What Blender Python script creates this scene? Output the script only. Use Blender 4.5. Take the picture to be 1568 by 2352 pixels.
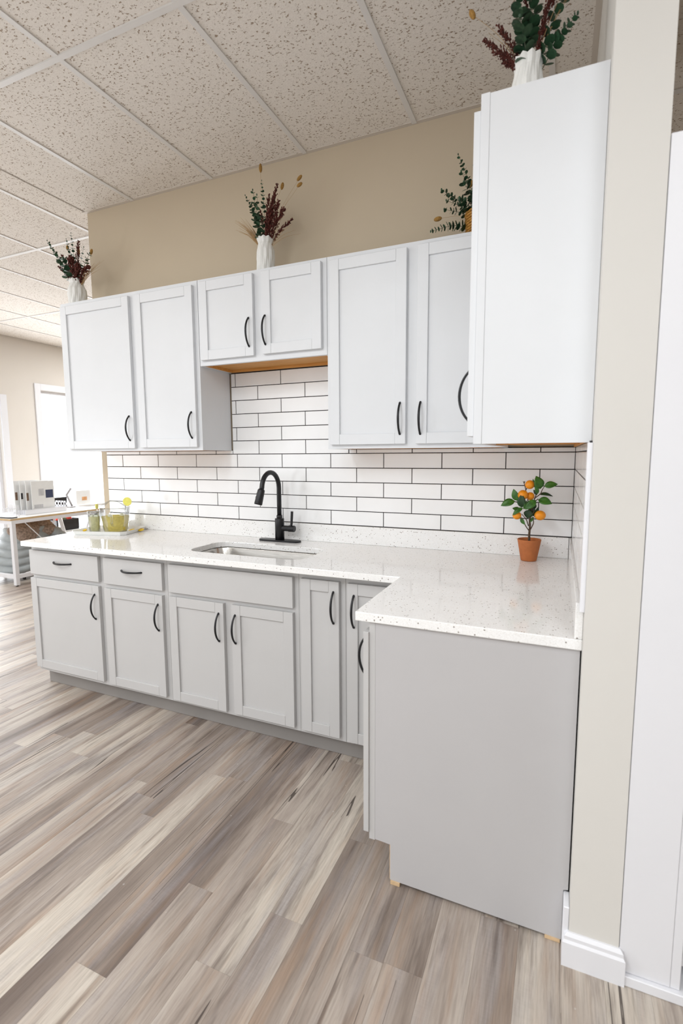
import bpy, bmesh, math, random
from mathutils import Vector, Matrix
for o in list(bpy.data.objects): bpy.data.objects.remove(o)
S = bpy.context.scene
COL = S.collection
rnd = random.Random(7)
PI = math.pi

# ---------------------------------------------------------------- camera
cam = bpy.data.cameras.new('camera'); co = bpy.data.objects.new('camera', cam); COL.objects.link(co); S.camera = co
cam.sensor_fit = 'VERTICAL'; cam.sensor_height = 36.0; cam.sensor_width = 24.0
cam.lens = 1151.26 / 2352 * 36.0
right = Vector((0.91763482, 0.39738585, -0.00555124)); up = Vector((-0.04013444, 0.10655614, 0.99349636)); fwd = Vector((-0.39539291, 0.91144406, -0.11372848))
M3 = Matrix((right, up, -fwd)).transposed()
co.matrix_world = Matrix.Translation((-0.0746, -2.5693, 1.4082)) @ M3.to_4x4()
cam.clip_start = 0.05
cam.dof.use_dof = True; cam.dof.focus_distance = 2.75; cam.dof.aperture_fstop = 3.2

# ---------------------------------------------------------------- world, lights, exposure
W = bpy.data.worlds.new('world'); S.world = W; W.use_nodes = True
bg = W.node_tree.nodes['Background']; bg.inputs[0].default_value = (0.90, 0.95, 1.0, 1); bg.inputs[1].default_value = 2.4
S.view_settings.view_transform = 'Standard'; S.view_settings.look = 'None'
S.view_settings.gamma = 1.0; S.view_settings.use_curve_mapping = False
S.view_settings.exposure = 0.13
ZC = 3.0065
def area(name, loc, sx, sy, power, color=(1, 1, 1), rot=(0, 0, 0)):
    l = bpy.data.lights.new(name, 'AREA'); l.shape = 'RECTANGLE'; l.size = sx; l.size_y = sy; l.energy = power; l.color = color
    o = bpy.data.objects.new(name, l); COL.objects.link(o); o.location = loc; o.rotation_euler = rot
    return o
TROFFERS_AND_FILLS = [(-2.918, -4.08, 20), (-1.69, -4.08, 27), (-0.4785, -4.08, 22), (0.755, -4.08, 20), (-4.18, -2.845, 34), (-1.69, -2.845, 26), (0.755, -2.845, 15), (-5.445, -1.6, 40), (-4.18, 2.1, 18), (-5.445, 3.36, 46)]  # final left-hand entries: unseen fills added to brighten the left wall
for i, (x, y, pw) in enumerate(TROFFERS_AND_FILLS):
    area('ceiling_or_fill_lamp', (x, y, ZC - 0.03), 0.55, 1.12, pw * 1.05, (0.925, 0.968, 1.0))
for (y0, y1) in ((2.45, 4.3), (0.8, 1.8), (-4.55, -3.25)):      # daylight through the left windows; last: fill at an added, unseen opening
    area('window_daylight_or_fill', (-6.84, (y0 + y1) / 2, 1.0), y1 - y0, 1.7, 38 * (y1 - y0), (0.95, 0.975, 1.0), (PI / 2, 0, -PI / 2))

# ---------------------------------------------------------------- mesh helpers
def tag(o, label=None, cat=None, group=None, kind=None):
    if label: o['label'] = label
    if cat: o['category'] = cat
    if group: o['group'] = group
    if kind: o['kind'] = kind
    return o
def empty(name, loc=(0, 0, 0), rz=0.0, label=None, cat=None, group=None, kind=None):
    o = bpy.data.objects.new(name, None); COL.objects.link(o); o.location = loc; o.rotation_euler = (0, 0, rz)
    o.empty_display_size = 0.05
    return tag(o, label, cat, group, kind)
def mesh_from(bm, name, mat, smooth=False):
    bmesh.ops.recalc_face_normals(bm, faces=bm.faces[:])
    me = bpy.data.meshes.new(name); bm.to_mesh(me); bm.free()
    for m in (mat if isinstance(mat, (list, tuple)) else [mat]): me.materials.append(m)
    if smooth:
        for p in me.polygons: p.use_smooth = True
    return me
def link(name, me, parent=None, loc=(0, 0, 0), rot=(0, 0, 0)):
    o = bpy.data.objects.new(name, me); COL.objects.link(o); o.location = loc; o.rotation_euler = rot
    if parent: o.parent = parent
    return o
def obj(name, bm, mat, parent=None, smooth=False, loc=(0, 0, 0), rot=(0, 0, 0)):
    return link(name, mesh_from(bm, name, mat, smooth), parent, loc, rot)
def BM(): return bmesh.new()
def box(bm, x0, x1, y0, y1, z0, z1, mi=0):
    vs = [bm.verts.new((x, y, z)) for x in (x0, x1) for y in (y0, y1) for z in (z0, z1)]
    for f in ((0, 1, 3, 2), (4, 6, 7, 5), (0, 4, 5, 1), (2, 3, 7, 6), (0, 2, 6, 4), (1, 5, 7, 3)):
        bm.faces.new([vs[i] for i in f]).material_index = mi
    return bm
def bevel(bm, w, seg=1):
    bmesh.ops.bevel(bm, geom=bm.edges[:], offset=w, segments=seg, affect='EDGES', profile=0.5)
    return bm
def bbox(name, x0, x1, y0, y1, z0, z1, mat, parent=None, bv=0.0, seg=1):
    bm = box(BM(), x0, x1, y0, y1, z0, z1)
    if bv: bevel(bm, bv, seg)
    return obj(name, bm, mat, parent)
def tube(bm, pts, rad, n=8, cap=True, flat=1.0, fdir=None):
    """swept tube; rad a number or list; flat scales the binormal direction"""
    pts = [Vector(p) for p in pts]
    rads = rad if isinstance(rad, (list, tuple)) else [rad] * len(pts)
    ref = None; rings = []
    for i, p in enumerate(pts):
        t = (pts[min(i + 1, len(pts) - 1)] - pts[max(i - 1, 0)])
        if t.length < 1e-9: t = Vector((0, 0, 1))
        t.normalize()
        if ref is None:
            a = Vector(fdir) if fdir else (Vector((1, 0, 0)) if abs(t.x) < 0.8 else Vector((0, 1, 0)))
            ref = (a - t * a.dot(t)).normalized()
        else: ref = (ref - t * ref.dot(t)).normalized()
        b = t.cross(ref)
        rings.append([bm.verts.new(p + (ref * math.cos(2 * PI * k / n) + b * math.sin(2 * PI * k / n) * flat) * rads[i]) for k in range(n)])
    for a, b in zip(rings, rings[1:]):
        for k in range(n): bm.faces.new((a[k], a[(k + 1) % n], b[(k + 1) % n], b[k]))
    if cap:
        bm.faces.new(rings[0][::-1]); bm.faces.new(rings[-1])
    return bm
def lathe(bm, prof, n=24, c=(0, 0, 0), fn=None, cap0=False, cap1=False):
    """prof = [(r, z)]; fn(r, z, ang, i) -> (r, z)"""
    rings = []
    for i, (r, z) in enumerate(prof):
        ring = []
        for k in range(n):
            a = 2 * PI * k / n; rr, zz = (fn(r, z, a, i) if fn else (r, z))
            ring.append(bm.verts.new((c[0] + rr * math.cos(a), c[1] + rr * math.sin(a), c[2] + zz)))
        rings.append(ring)
    for a, b in zip(rings, rings[1:]):
        for k in range(n): bm.faces.new((a[k], a[(k + 1) % n], b[(k + 1) % n], b[k]))
    if cap0: bm.faces.new(rings[0][::-1])
    if cap1: bm.faces.new(rings[-1])
    return bm
def ball(bm, c, r, sx=1, sy=1, sz=1, u=12, v=8, rot=None):
    m = Matrix.Translation(c) @ ((rot.to_4x4() if rot else Matrix.Identity(4)) @ Matrix.Diagonal((sx, sy, sz, 1)))
    bmesh.ops.create_uvsphere(bm, u_segments=u, v_segments=v, radius=r, matrix=m)
    return bm
def bez(pts, n=12):
    """Catmull-Rom through pts"""
    P = [Vector(p) for p in pts]; P = [P[0] * 2 - P[1]] + P + [P[-1] * 2 - P[-2]]; out = []
    for i in range(1, len(P) - 2):
        for k in range(n):
            t = k / n; a, b, c, d = P[i - 1:i + 3]
            out.append(0.5 * ((2 * b) + (c - a) * t + (2 * a - 5 * b + 4 * c - d) * t * t + (3 * b - a - 3 * c + d) * t ** 3))
    out.append(P[-2].copy()); return out

# ---------------------------------------------------------------- materials
def srgb(r, g, b):
    f = lambda c: (c / 255 / 12.92) if c / 255 <= 0.04045 else ((c / 255 + 0.055) / 1.055) ** 2.4
    return (f(r), f(g), f(b), 1)
class NT:
    def __init__(s, name):
        s.m = bpy.data.materials.new(name); s.m.use_nodes = True; s.t = s.m.node_tree; s.b = s.t.nodes['Principled BSDF']
    def n(s, typ, **kw):
        nd = s.t.nodes.new(typ)
        for k, v in kw.items():
            if k in nd.inputs.keys(): s.set(nd.inputs[k], v)
            else: setattr(nd, k, v)
        return nd
    def set(s, inp, v):
        if isinstance(v, bpy.types.NodeSocket): s.t.links.new(v, inp)
        else: inp.default_value = v
    def p(s, **kw):
        for k, v in kw.items(): s.set(s.b.inputs[k.replace('_', ' ')], v)
    def math(s, op, a, b=None, clamp=False):
        nd = s.t.nodes.new('ShaderNodeMath'); nd.operation = op; nd.use_clamp = clamp; s.set(nd.inputs[0], a)
        if b is not None: s.set(nd.inputs[1], b)
        return nd.outputs[0]
    def mix(s, f, a, b, mode='MIX'):
        nd = s.t.nodes.new('ShaderNodeMix'); nd.data_type = 'RGBA'; nd.blend_type = mode
        s.set(nd.inputs[0], f); s.set(nd.inputs[6], a); s.set(nd.inputs[7], b); return nd.outputs[2]
    def ramp(s, f, stops, interp='LINEAR'):
        nd = s.t.nodes.new('ShaderNodeValToRGB'); s.set(nd.inputs[0], f); cr = nd.color_ramp; cr.interpolation = interp
        while len(cr.elements) < len(stops): cr.elements.new(0.5)
        for e, (p, c) in zip(cr.elements, stops): e.position = p; e.color = c if len(c) == 4 else (*c, 1)
        return nd.outputs[0]
    def coords(s, scale=(1, 1, 1), kind='Object', off=None):
        if kind == 'World': v = s.n('ShaderNodeNewGeometry').outputs['Position']
        else: v = s.n('ShaderNodeTexCoord').outputs[kind]
        mp = s.n('ShaderNodeMapping'); s.set(mp.inputs['Vector'], v); mp.inputs['Scale'].default_value = scale
        if off is not None: s.set(mp.inputs['Location'], off)
        return mp.outputs[0]
    def noise(s, vec, scale, detail=3, rough=0.5, out='Fac'):
        nd = s.n('ShaderNodeTexNoise', Scale=scale, Detail=detail, Roughness=rough); s.set(nd.inputs['Vector'], vec); return nd.outputs[out]
    def bump(s, h, strength=0.2, dist=0.002):
        nd = s.n('ShaderNodeBump', Strength=strength, Distance=dist); s.set(nd.inputs['Height'], h); s.set(s.b.inputs['Normal'], nd.outputs[0])
def plain(name, col, rough=0.5, metal=0.0, vary=0.0, nscale=20, bump=0.0, **kw):
    m = NT(name); c = col
    if vary or bump:
        f = m.noise(m.coords(), nscale, 4)
        if vary:
            lo = tuple(x * (1 - vary) for x in col[:3]) + (1,); hi = tuple(min(1, x * (1 + vary)) for x in col[:3]) + (1,)
            c = m.ramp(f, [(0.3, lo), (0.7, hi)])
        if bump: m.bump(f, bump, 0.001)
    m.p(Base_Color=c, Roughness=rough, Metallic=metal)
    for k, v in kw.items(): m.set(m.b.inputs[k.replace('_', ' ')], v)
    return m.m
WHITE = plain('white_cabinet_paint', (0.705, 0.718, 0.738, 1), 0.38, vary=0.012, nscale=6)
KICKG = plain('shaded_grey_kick_board', (0.25, 0.233, 0.22, 1), 0.45, vary=0.02, nscale=5)  # laminate grey darkened: shade under the cabinet fronts put into the colour
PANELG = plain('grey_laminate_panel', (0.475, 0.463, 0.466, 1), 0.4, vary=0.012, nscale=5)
GREY = plain('grey_cabinet_paint', (0.50, 0.492, 0.487, 1), 0.42, vary=0.012, nscale=5)
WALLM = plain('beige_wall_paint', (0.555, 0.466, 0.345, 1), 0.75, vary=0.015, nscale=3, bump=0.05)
WALLR = plain('lit_greige_wall_tint', (0.66, 0.64, 0.605, 1), 0.75, vary=0.012, nscale=3, bump=0.05)  # beige wall paint made paler: bright light on the stub put into the colour
WALLL = plain('lit_warm_wall_tint', (0.68, 0.635, 0.585, 1), 0.75, vary=0.012, nscale=3)  # same beige paint, paled to carry the bright light of the far room
TRIMW = plain('white_trim_paint', (0.755, 0.755, 0.785, 1), 0.4, vary=0.01, nscale=4)
BLACK = plain('matte_black_metal', (0.012, 0.012, 0.014, 1), 0.36, 0.3, vary=0.2, nscale=40)
GROUT = plain('dark_grout', (0.028, 0.025, 0.026, 1), 0.9, vary=0.2, nscale=80)
PLYM = NT('plywood_underside')
_v = PLYM.coords((2, 30, 30)); PLYM.p(Base_Color=PLYM.ramp(PLYM.noise(_v, 3, 5), [(0.3, srgb(190, 128, 52)), (0.7, srgb(216, 158, 84))]), Roughness=0.55); PLY = PLYM.m
RAWWOOD = plain('raw_pine', srgb(206, 176, 138), 0.7, vary=0.12, nscale=60)
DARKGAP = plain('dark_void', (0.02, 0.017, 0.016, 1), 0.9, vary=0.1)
STEEL = NT('brushed_steel'); _v = STEEL.coords((4, 120, 120)); STEEL.p(Base_Color=STEEL.ramp(STEEL.noise(_v, 4, 3), [(0.3, (0.46, 0.44, 0.41, 1)), (0.7, (0.62, 0.60, 0.57, 1))]), Metallic=1.0, Roughness=0.22); STEEL = STEEL.m
TEE = plain('white_ceiling_grid', (0.73, 0.71, 0.69, 1), 0.5, vary=0.01)
# glazed wall tile
m = NT('white_glazed_tile'); f = m.noise(m.coords(kind='World'), 7, 3)
m.p(Base_Color=m.ramp(f, [(0.3, (0.85, 0.85, 0.85, 1)), (0.7, (0.88, 0.88, 0.885, 1))]), Roughness=0.16); m.bump(f, 0.05, 0.004); TILE = m.m
# quartz
m = NT('speckled_white_quartz'); w = m.coords(kind='World')
vor = m.n('ShaderNodeTexVoronoi', Scale=150.0); m.set(vor.inputs['Vector'], w)
sep = m.n('ShaderNodeSeparateColor'); m.set(sep.inputs[0], vor.outputs['Color'])
pick = m.math('LESS_THAN', sep.outputs[0], 0.085); near = m.math('LESS_THAN', vor.outputs['Distance'], 0.36)
vor2 = m.n('ShaderNodeTexVoronoi', Scale=420.0); m.set(vor2.inputs['Vector'], w); sp2 = m.n('ShaderNodeSeparateColor'); m.set(sp2.inputs[0], vor2.outputs['Color'])
base = m.ramp(sp2.outputs[1], [(0.0, (0.76, 0.745, 0.725, 1)), (0.35, (0.84, 0.832, 0.82, 1)), (1.0, (0.88, 0.875, 0.868, 1))])
dark = m.ramp(sep.outputs[1], [(0.0, (0.16, 0.13, 0.11, 1)), (1.0, (0.42, 0.38, 0.34, 1))])
m.p(Base_Color=m.mix(m.math('MULTIPLY', pick, near), base, dark), Roughness=0.09); QUARTZ = m.m
# acoustic ceiling tile
m = NT('acoustic_tile'); w = m.coords((84, 122, 90), 'World'); w2 = m.coords((1, 1, 1), 'World')
f1 = m.noise(w, 1.0, 3, 0.62); f2 = m.noise(w2, 210, 2, 0.5)
wm = m.ramp(f1, [(0.0, (1, 1, 1, 1)), (0.36, (1, 1, 1, 1)), (0.405, (0, 0, 0, 1))])
base = m.ramp(f2, [(0.3, (0.755, 0.705, 0.65, 1)), (0.7, (0.83, 0.785, 0.73, 1))])
m.p(Base_Color=m.mix(wm, base, (0.34, 0.255, 0.185, 1)), Roughness=0.95); m.bump(m.math('SUBTRACT', f2, m.math('MULTIPLY', wm, 2.0)), 0.5, 0.002); ACOUST = m.m
# wood-look plank floor
m = NT('grey_wood_plank'); seed = m.n('ShaderNodeAttribute', attribute_name='seed'); sv = seed.outputs['Fac']
cmb = m.n('ShaderNodeCombineXYZ'); m.set(cmb.inputs[0], m.math('MULTIPLY', sv, 37.0)); m.set(cmb.inputs[1], m.math('MULTIPLY', sv, 91.0)); m.set(cmb.inputs[2], m.math('MULTIPLY', sv, 13.0))
A = m.coords((9, 1.1, 1), 'World', cmb.outputs[0]); Bc = m.coords((26, 2.2, 1), 'World', cmb.outputs[0]); Cc = m.coords((190, 9, 1), 'World', cmb.outputs[0]); Dc = m.coords((24, 1.0, 1), 'World', cmb.outputs[0]); Ec = m.coords((14, 260, 1), 'World', cmb.outputs[0])
band = m.noise(m.coords((7.5, 0.55, 1), 'World', cmb.outputs[0]), 1.0, 3, 0.55)
cont = m.noise(m.coords((3.2, 0.45, 1), 'World'), 1.0, 3, 0.6)
tone = m.math('ADD', m.math('MULTIPLY', sv, 0.20), m.math('ADD', m.math('MULTIPLY', band, 0.62), m.math('MULTIPLY', cont, 0.30)))
basec = m.ramp(tone, [(0.36, srgb(110, 97, 89)), (0.46, srgb(143, 130, 120)), (0.56, srgb(169, 157, 147)), (0.68, srgb(194, 184, 172)), (0.82, srgb(212, 202, 189))])
warm = m.ramp(m.noise(Bc, 1.0, 3, 0.55), [(0.50, (0, 0, 0, 1)), (0.70, (1, 1, 1, 1))])
c1 = m.mix(m.math('MULTIPLY', warm, 0.36), basec, srgb(158, 124, 94))
cool = m.ramp(m.noise(m.coords((8, 0.9, 1), 'World', cmb.outputs[0]), 1.7, 3, 0.55), [(0.5, (0, 0, 0, 1)), (0.68, (1, 1, 1, 1))])
c1 = m.mix(m.math('MULTIPLY', cool, 0.45), c1, srgb(150, 147, 150))
shade = m.ramp(m.noise(m.coords((17, 1.3, 1), 'World', cmb.outputs[0]), 1.3, 5, 0.65), [(0.30, (1, 1, 1, 1)), (0.48, (0, 0, 0, 1))])
c2 = m.mix(m.math('MULTIPLY', shade, 0.70), c1, srgb(86, 72, 64))
grain = m.ramp(m.noise(Cc, 1.0, 4, 0.65), [(0.32, (0.80, 0.79, 0.78, 1)), (0.6, (1.05, 1.05, 1.05, 1))])
c3 = m.mix(1.0, c2, grain, 'MULTIPLY')
saw = m.ramp(m.noise(Ec, 1.0, 2, 0.5), [(0.38, (0.94, 0.94, 0.94, 1)), (0.55, (1.02, 1.02, 1.02, 1))])
c3 = m.mix(m.math('MULTIPLY', cool, 0.8), c3, m.mix(1.0, c3, saw, 'MULTIPLY'))
wv = m.noise(m.coords((10, 0.20, 1), 'World', cmb.outputs[0]), 1.0, 2.5, 0.55); ck = m.math('ABSOLUTE', m.math('SUBTRACT', wv, 0.5))
crack = m.math('MULTIPLY', m.math('LESS_THAN', ck, 0.0034), m.math('GREATER_THAN', m.noise(m.coords((3, 0.8, 1), 'World', cmb.outputs[0]), 1.0, 1), 0.57))
spk = m.n('ShaderNodeTexVoronoi', Scale=11.0); m.set(spk.inputs['Vector'], m.coords(kind='World')); dot = m.math('LESS_THAN', spk.outputs['Distance'], m.math('MULTIPLY', m.noise(m.coords(kind='World'), 3.0, 2), 0.062))
c4 = m.mix(m.math('MULTIPLY', crack, 0.85), c3, srgb(52, 41, 36))
c4 = m.mix(m.math('MULTIPLY', dot, 0.35), c4, srgb(205, 203, 200))
m.p(Base_Color=c4, Roughness=0.46); m.bump(m.math('SUBTRACT', m.noise(Cc, 1.0, 3, 0.6), m.math('MULTIPLY', crack, 1.5)), 0.25, 0.0012); PLANK = m.m
# vase, plants
CERAMIC = plain('white_ceramic', (0.80, 0.80, 0.775, 1), 0.5, vary=0.02, nscale=30)
EUC = plain('eucalyptus_green', (0.026, 0.075, 0.036, 1), 0.5, vary=0.45, nscale=60)
EUC2 = plain('eucalyptus_pale', (0.055, 0.11, 0.062, 1), 0.5, vary=0.4, nscale=60)
STEMG = plain('grey_green_stem', (0.09, 0.10, 0.06, 1), 0.6, vary=0.2, nscale=60)
RUST = plain('rust_red_plume', (0.075, 0.011, 0.005, 1), 0.8, vary=0.5, nscale=120)
TAN = plain('dry_tan_grass', (0.42, 0.27, 0.13, 1), 0.8, vary=0.2, nscale=60)
BUNNY = plain('golden_bunny_tail', (0.33, 0.18, 0.045, 1), 0.9, vary=0.3, nscale=200, bump=0.6)
WICKER = plain('golden_wicker', srgb(170, 122, 52), 0.6, vary=0.3, nscale=90)
TERRA = plain('terracotta', srgb(178, 104, 56), 0.75, vary=0.1, nscale=40, bump=0.15)
SOIL = plain('brown_moss', (0.10, 0.035, 0.018, 1), 0.95, vary=0.4, nscale=120)
BARK = plain('brown_bark', (0.085, 0.052, 0.030, 1), 0.85, vary=0.45, nscale=180, bump=0.8)
ORANGE = plain('orange_peel', srgb(234, 146, 20), 0.42, vary=0.14, nscale=30, bump=0.12)
m = NT('citrus_leaf'); g = m.n('ShaderNodeTexCoord').outputs['Object']; f = m.noise(g, 45, 4)
m.p(Base_Color=m.ramp(f, [(0.3, (0.018, 0.085, 0.008, 1)), (0.62, (0.05, 0.17, 0.016, 1)), (0.8, (0.13, 0.26, 0.03, 1))]), Roughness=0.42); LEAF = m.m
LEAFD = plain('citrus_leaf_dark', (0.012, 0.05, 0.010, 1), 0.45, vary=0.5, nscale=50)
m = NT('clear_acrylic'); tr = m.n('ShaderNodeBsdfTransparent'); gl = m.n('ShaderNodeBsdfGlossy', Roughness=0.05); lw = m.n('ShaderNodeLayerWeight', Blend=0.32)
tr.inputs[0].default_value = (0.985, 0.99, 0.99, 1); mx = m.n('ShaderNodeMixShader'); m.set(mx.inputs[0], m.math('MULTIPLY', lw.outputs['Fresnel'], 0.55)); m.set(mx.inputs[1], tr.outputs[0]); m.set(mx.inputs[2], gl.outputs[0])
m.t.links.new(mx.outputs[0], m.t.nodes['Material Output'].inputs[0]); CLEAR = m.m
def liquid(name, c, a):
    m = NT(name); f = m.noise(m.coords((1, 1, 1)), 70, 3)
    col = m.ramp(f, [(0.35, tuple(x * 0.86 for x in c[:3]) + (1,)), (0.65, c)])
    df = m.n('ShaderNodeBsdfDiffuse', Color=col); tl = m.n('ShaderNodeBsdfTranslucent', Color=col); tp = m.n('ShaderNodeBsdfTransparent', Color=col)
    m1 = m.n('ShaderNodeMixShader'); m.set(m1.inputs[0], 0.55); m.set(m1.inputs[1], df.outputs[0]); m.set(m1.inputs[2], tl.outputs[0])
    m2 = m.n('ShaderNodeMixShader'); m.set(m2.inputs[0], a); m.set(m2.inputs[1], tp.outputs[0]); m.set(m2.inputs[2], m1.outputs[0])
    m.t.links.new(m2.outputs[0], m.t.nodes['Material Output'].inputs[0]); return m.m
LEMONADE = liquid('lemonade', (1.0, 0.90, 0.36, 1), 0.93); PALEADE = liquid('pale_lemonade', (0.98, 0.96, 0.68, 1), 0.8)
LEMON = plain('lemon_yellow', srgb(228, 222, 104), 0.45, vary=0.06, nscale=80)
LEMOND = plain('lemon_rind', srgb(226, 186, 24), 0.45, vary=0.06, nscale=80)
ICE = liquid('ice', (0.93, 0.95, 0.88, 1), 0.9)
WINDOWGLASS = bpy.data.materials.new('window_glass'); WINDOWGLASS.use_nodes = True
_t = WINDOWGLASS.node_tree; _tr = _t.nodes.new('ShaderNodeBsdfTransparent'); _gl = _t.nodes.new('ShaderNodeBsdfGlossy'); _gl.inputs['Roughness'].default_value = 0.02; _mx = _t.nodes.new('ShaderNodeMixShader'); _mx.inputs[0].default_value = 0.05
_t.links.new(_tr.outputs[0], _mx.inputs[1]); _t.links.new(_gl.outputs[0], _mx.inputs[2]); _t.links.new(_mx.outputs[0], _t.nodes['Material Output'].inputs[0])

# ---------------------------------------------------------------- room shell
def st(o): o['kind'] = 'structure'; return o
XL, XR, YF, YB = -6.9, 3.4, -6.2, 4.9          # inner faces of the room
BWL, BWR, SY = -3.0127, 0.1218, -1.1792        # back wall left end, wall stub right face, stub front
floor = st(bbox('floor', XL - 0.2, XR + 0.2, YF - 0.2, YB + 0.2, -0.12, -0.0012, DARKGAP))
ceiling = st(bbox('ceiling', XL - 0.2, XR + 0.2, YF - 0.2, YB + 0.2, ZC + 0.03, ZC + 0.15, TEE))
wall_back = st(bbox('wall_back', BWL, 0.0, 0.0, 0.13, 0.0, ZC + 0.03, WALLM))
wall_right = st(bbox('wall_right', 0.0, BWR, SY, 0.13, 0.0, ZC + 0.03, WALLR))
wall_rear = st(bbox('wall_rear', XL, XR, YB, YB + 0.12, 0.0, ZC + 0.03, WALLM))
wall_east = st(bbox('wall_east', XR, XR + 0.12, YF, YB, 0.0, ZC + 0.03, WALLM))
# left wall with a window and a wide glazed doorway
def wall_with_holes(name, x0, x1, ya, yb, holes):
    bm = BM(); y = ya
    for (h0, h1, z0, z1) in holes:
        box(bm, x0, x1, y, h0, 0, ZC + 0.03)
        if z0 > 0: box(bm, x0, x1, h0, h1, 0, z0)
        box(bm, x0, x1, h0, h1, z1, ZC + 0.03); y = h1
    box(bm, x0, x1, y, yb, 0, ZC + 0.03)
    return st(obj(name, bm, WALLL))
wall_left = wall_with_holes('wall_left', XL - 0.14, XL, YF, YB, [(-4.6, -3.2, 0.0, 2.14), (0.75, 1.83, 0.0, 2.14), (2.41, 4.35, 0.0, 2.345)])  # first opening is unseen, added to bring in more light
def casing(name, y0, y1, z0, z1, w=0.088):
    r = st(empty(name, (XL, y0, 0)))
    bm = BM(); t = 0.018
    box(bm, 0, t, -w, 0, z0, z1 + w); box(bm, 0, t, y1 - y0, y1 - y0 + w, z0, z1 + w); box(bm, 0, t, 0, y1 - y0, z1, z1 + w)
    obj('casing', bevel(bm, 0.003), TRIMW, r)
    bm = BM(); box(bm, -0.1, -0.06, 0, 0.04, z0, z1); box(bm, -0.1, -0.06, y1 - y0 - 0.04, y1 - y0, z0, z1); box(bm, -0.1, -0.06, 0.04, y1 - y0 - 0.04, z1 - 0.04, z1)
    obj('frame', bm, TRIMW, r)
    bbox('pane', -0.082, -0.078, 0.04, y1 - y0 - 0.04, z0 + 0.01, z1 - 0.04, WINDOWGLASS, r)
    return r
casing('window_1', 0.75, 1.83, 0.0, 2.14); casing('window_2', 2.41, 4.35, 0.0, 2.345)
st(bbox('baseboard_left', XL, XL + 0.014, 1.92, 2.32, 0, 0.1, TRIMW))
bm = BM(); box(bm, XL, XR, YF - 0.1, YF, 2.6, ZC + 0.03); box(bm, XL, XR, YF - 0.1, YF, 0, 0.9)
for x0, x1 in ((XL, -5.6), (-4.0, -3.0), (-1.4, -0.4), (1.2, XR)): box(bm, x0, x1, YF - 0.1, YF, 0.9, 2.6)
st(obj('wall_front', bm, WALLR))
# baseboard round the wall stub, with stepped top
def baseboard(name, pts_inner, h=0.095, t=0.015):
    bm = BM()
    for (x0, x1, y0, y1) in pts_inner: box(bm, x0, x1, y0, y1, 0, h - 0.02)
    return bm
bm = BM()
prof = [(0.0, 0.0), (0.016, 0.0), (0.016, 0.072), (0.011, 0.078), (0.011, 0.088), (0.004, 0.096), (0.0, 0.096)]
rings = []
for cx, cy, dx, dy in ((0.0, -1.139, -1, 0), (0.0, SY, -1, -1), (BWR, SY, 1, -1), (BWR, -0.2, 1, 0)):
    rings.append([bm.verts.new((cx + dx * d, cy + dy * d, z)) for d, z in prof])
for a, b in zip(rings, rings[1:]):
    for k in range(len(prof) - 1): bm.faces.new((a[k], b[k], b[k + 1], a[k + 1]))
bm.faces.new(rings[0]); bm.faces.new(rings[-1])
bbr = st(obj('baseboard_right', bm, TRIMW))
bbox('return_block', -0.0155, -0.0005, -1.1775, -1.119, 0.0005, 0.163, TRIMW, bbr, 0.002)

# floor planks
edges = [-2.62, -2.50, -2.39, -2.27, -2.17, -2.05, -1.93, -1.84, -1.745, -1.657, -1.549, -1.478, -1.361, -1.263, -1.148, -1.05, -0.955, -0.84, -0.731, -0.641, -0.573, -0.47, -0.36, -0.241, -0.13, -0.02, 0.09, 0.2, 0.31, 0.43, 0.55]
x = edges[0]
left_e = []
while x > XL: x -= rnd.choice((0.1, 0.115, 0.12)); left_e.append(max(x, XL))
right_e = []; x = edges[-1]
while x < XR: x += 0.12; right_e.append(min(x, XR))
edges = left_e[::-1] + edges + right_e
joints_at = {-1.657: -1.115, -1.549: -1.2, -1.225: -1.386, -1.361: -0.875, -0.573: -1.385, -0.731: -1.0, -0.241: -1.127, -1.148: -1.386}
def plank_geo(bm, x0, x1, y0, y1, lay, seed):
    g = 0.0003; n0 = len(bm.verts)
    bm.verts.ensure_lookup_table()
    vs = []
    for (ax, z) in ((0.0, -0.0012), (g, 0.0)):
        vs.append([bm.verts.new((a, b, z)) for a, b in ((x0 + ax, y0 + ax), (x1 - ax, y0 + ax), (x1 - ax, y1 - ax), (x0 + ax, y1 - ax))])
    for k in range(4): bm.faces.new((vs[0][k], vs[0][(k + 1) % 4], vs[1][(k + 1) % 4], vs[1][k]))
    bm.faces.new(vs[1])
    for r in vs:
        for v in r: v[lay] = seed
rest = BM(); rest_lay = rest.verts.layers.float.new('seed')
nplank = 0
camxy = Vector((-0.07, -2.57))
for x0, x1 in zip(edges, edges[1:]):
    L0 = 1.22; y = joints_at.get(x0, rnd.uniform(-3.0, -1.9)) - 3 * L0
    while y > YF: y -= L0
    while y < YB:
        ln = L0 * rnd.uniform(0.8, 1.05) if x0 not in joints_at else L0
        y1 = min(y + ln, YB); y0 = max(y, YF)
        if y1 > y0 + 0.01:
            c = Vector(((x0 + x1) / 2, (y0 + y1) / 2)); near = -4.6 < c.x < 0.5 and -2.75 < c.y < 0.9 and not (c.y > 0.1 and c.x > -3.0)
            hidden = (c.x > -2.85 and y0 > -0.5)
            if near and not hidden and nplank < 285:
                bm = BM(); lay = bm.verts.layers.float.new('seed'); plank_geo(bm, x0, x1, y0, y1, lay, rnd.random())
                obj('plank', bm, PLANK, floor); nplank += 1
            else: plank_geo(rest, x0, x1, y0, y1, rest_lay, rnd.random())
        y = y + ln
obj('far_planks', rest, PLANK, floor)['kind'] = 'stuff'

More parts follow.
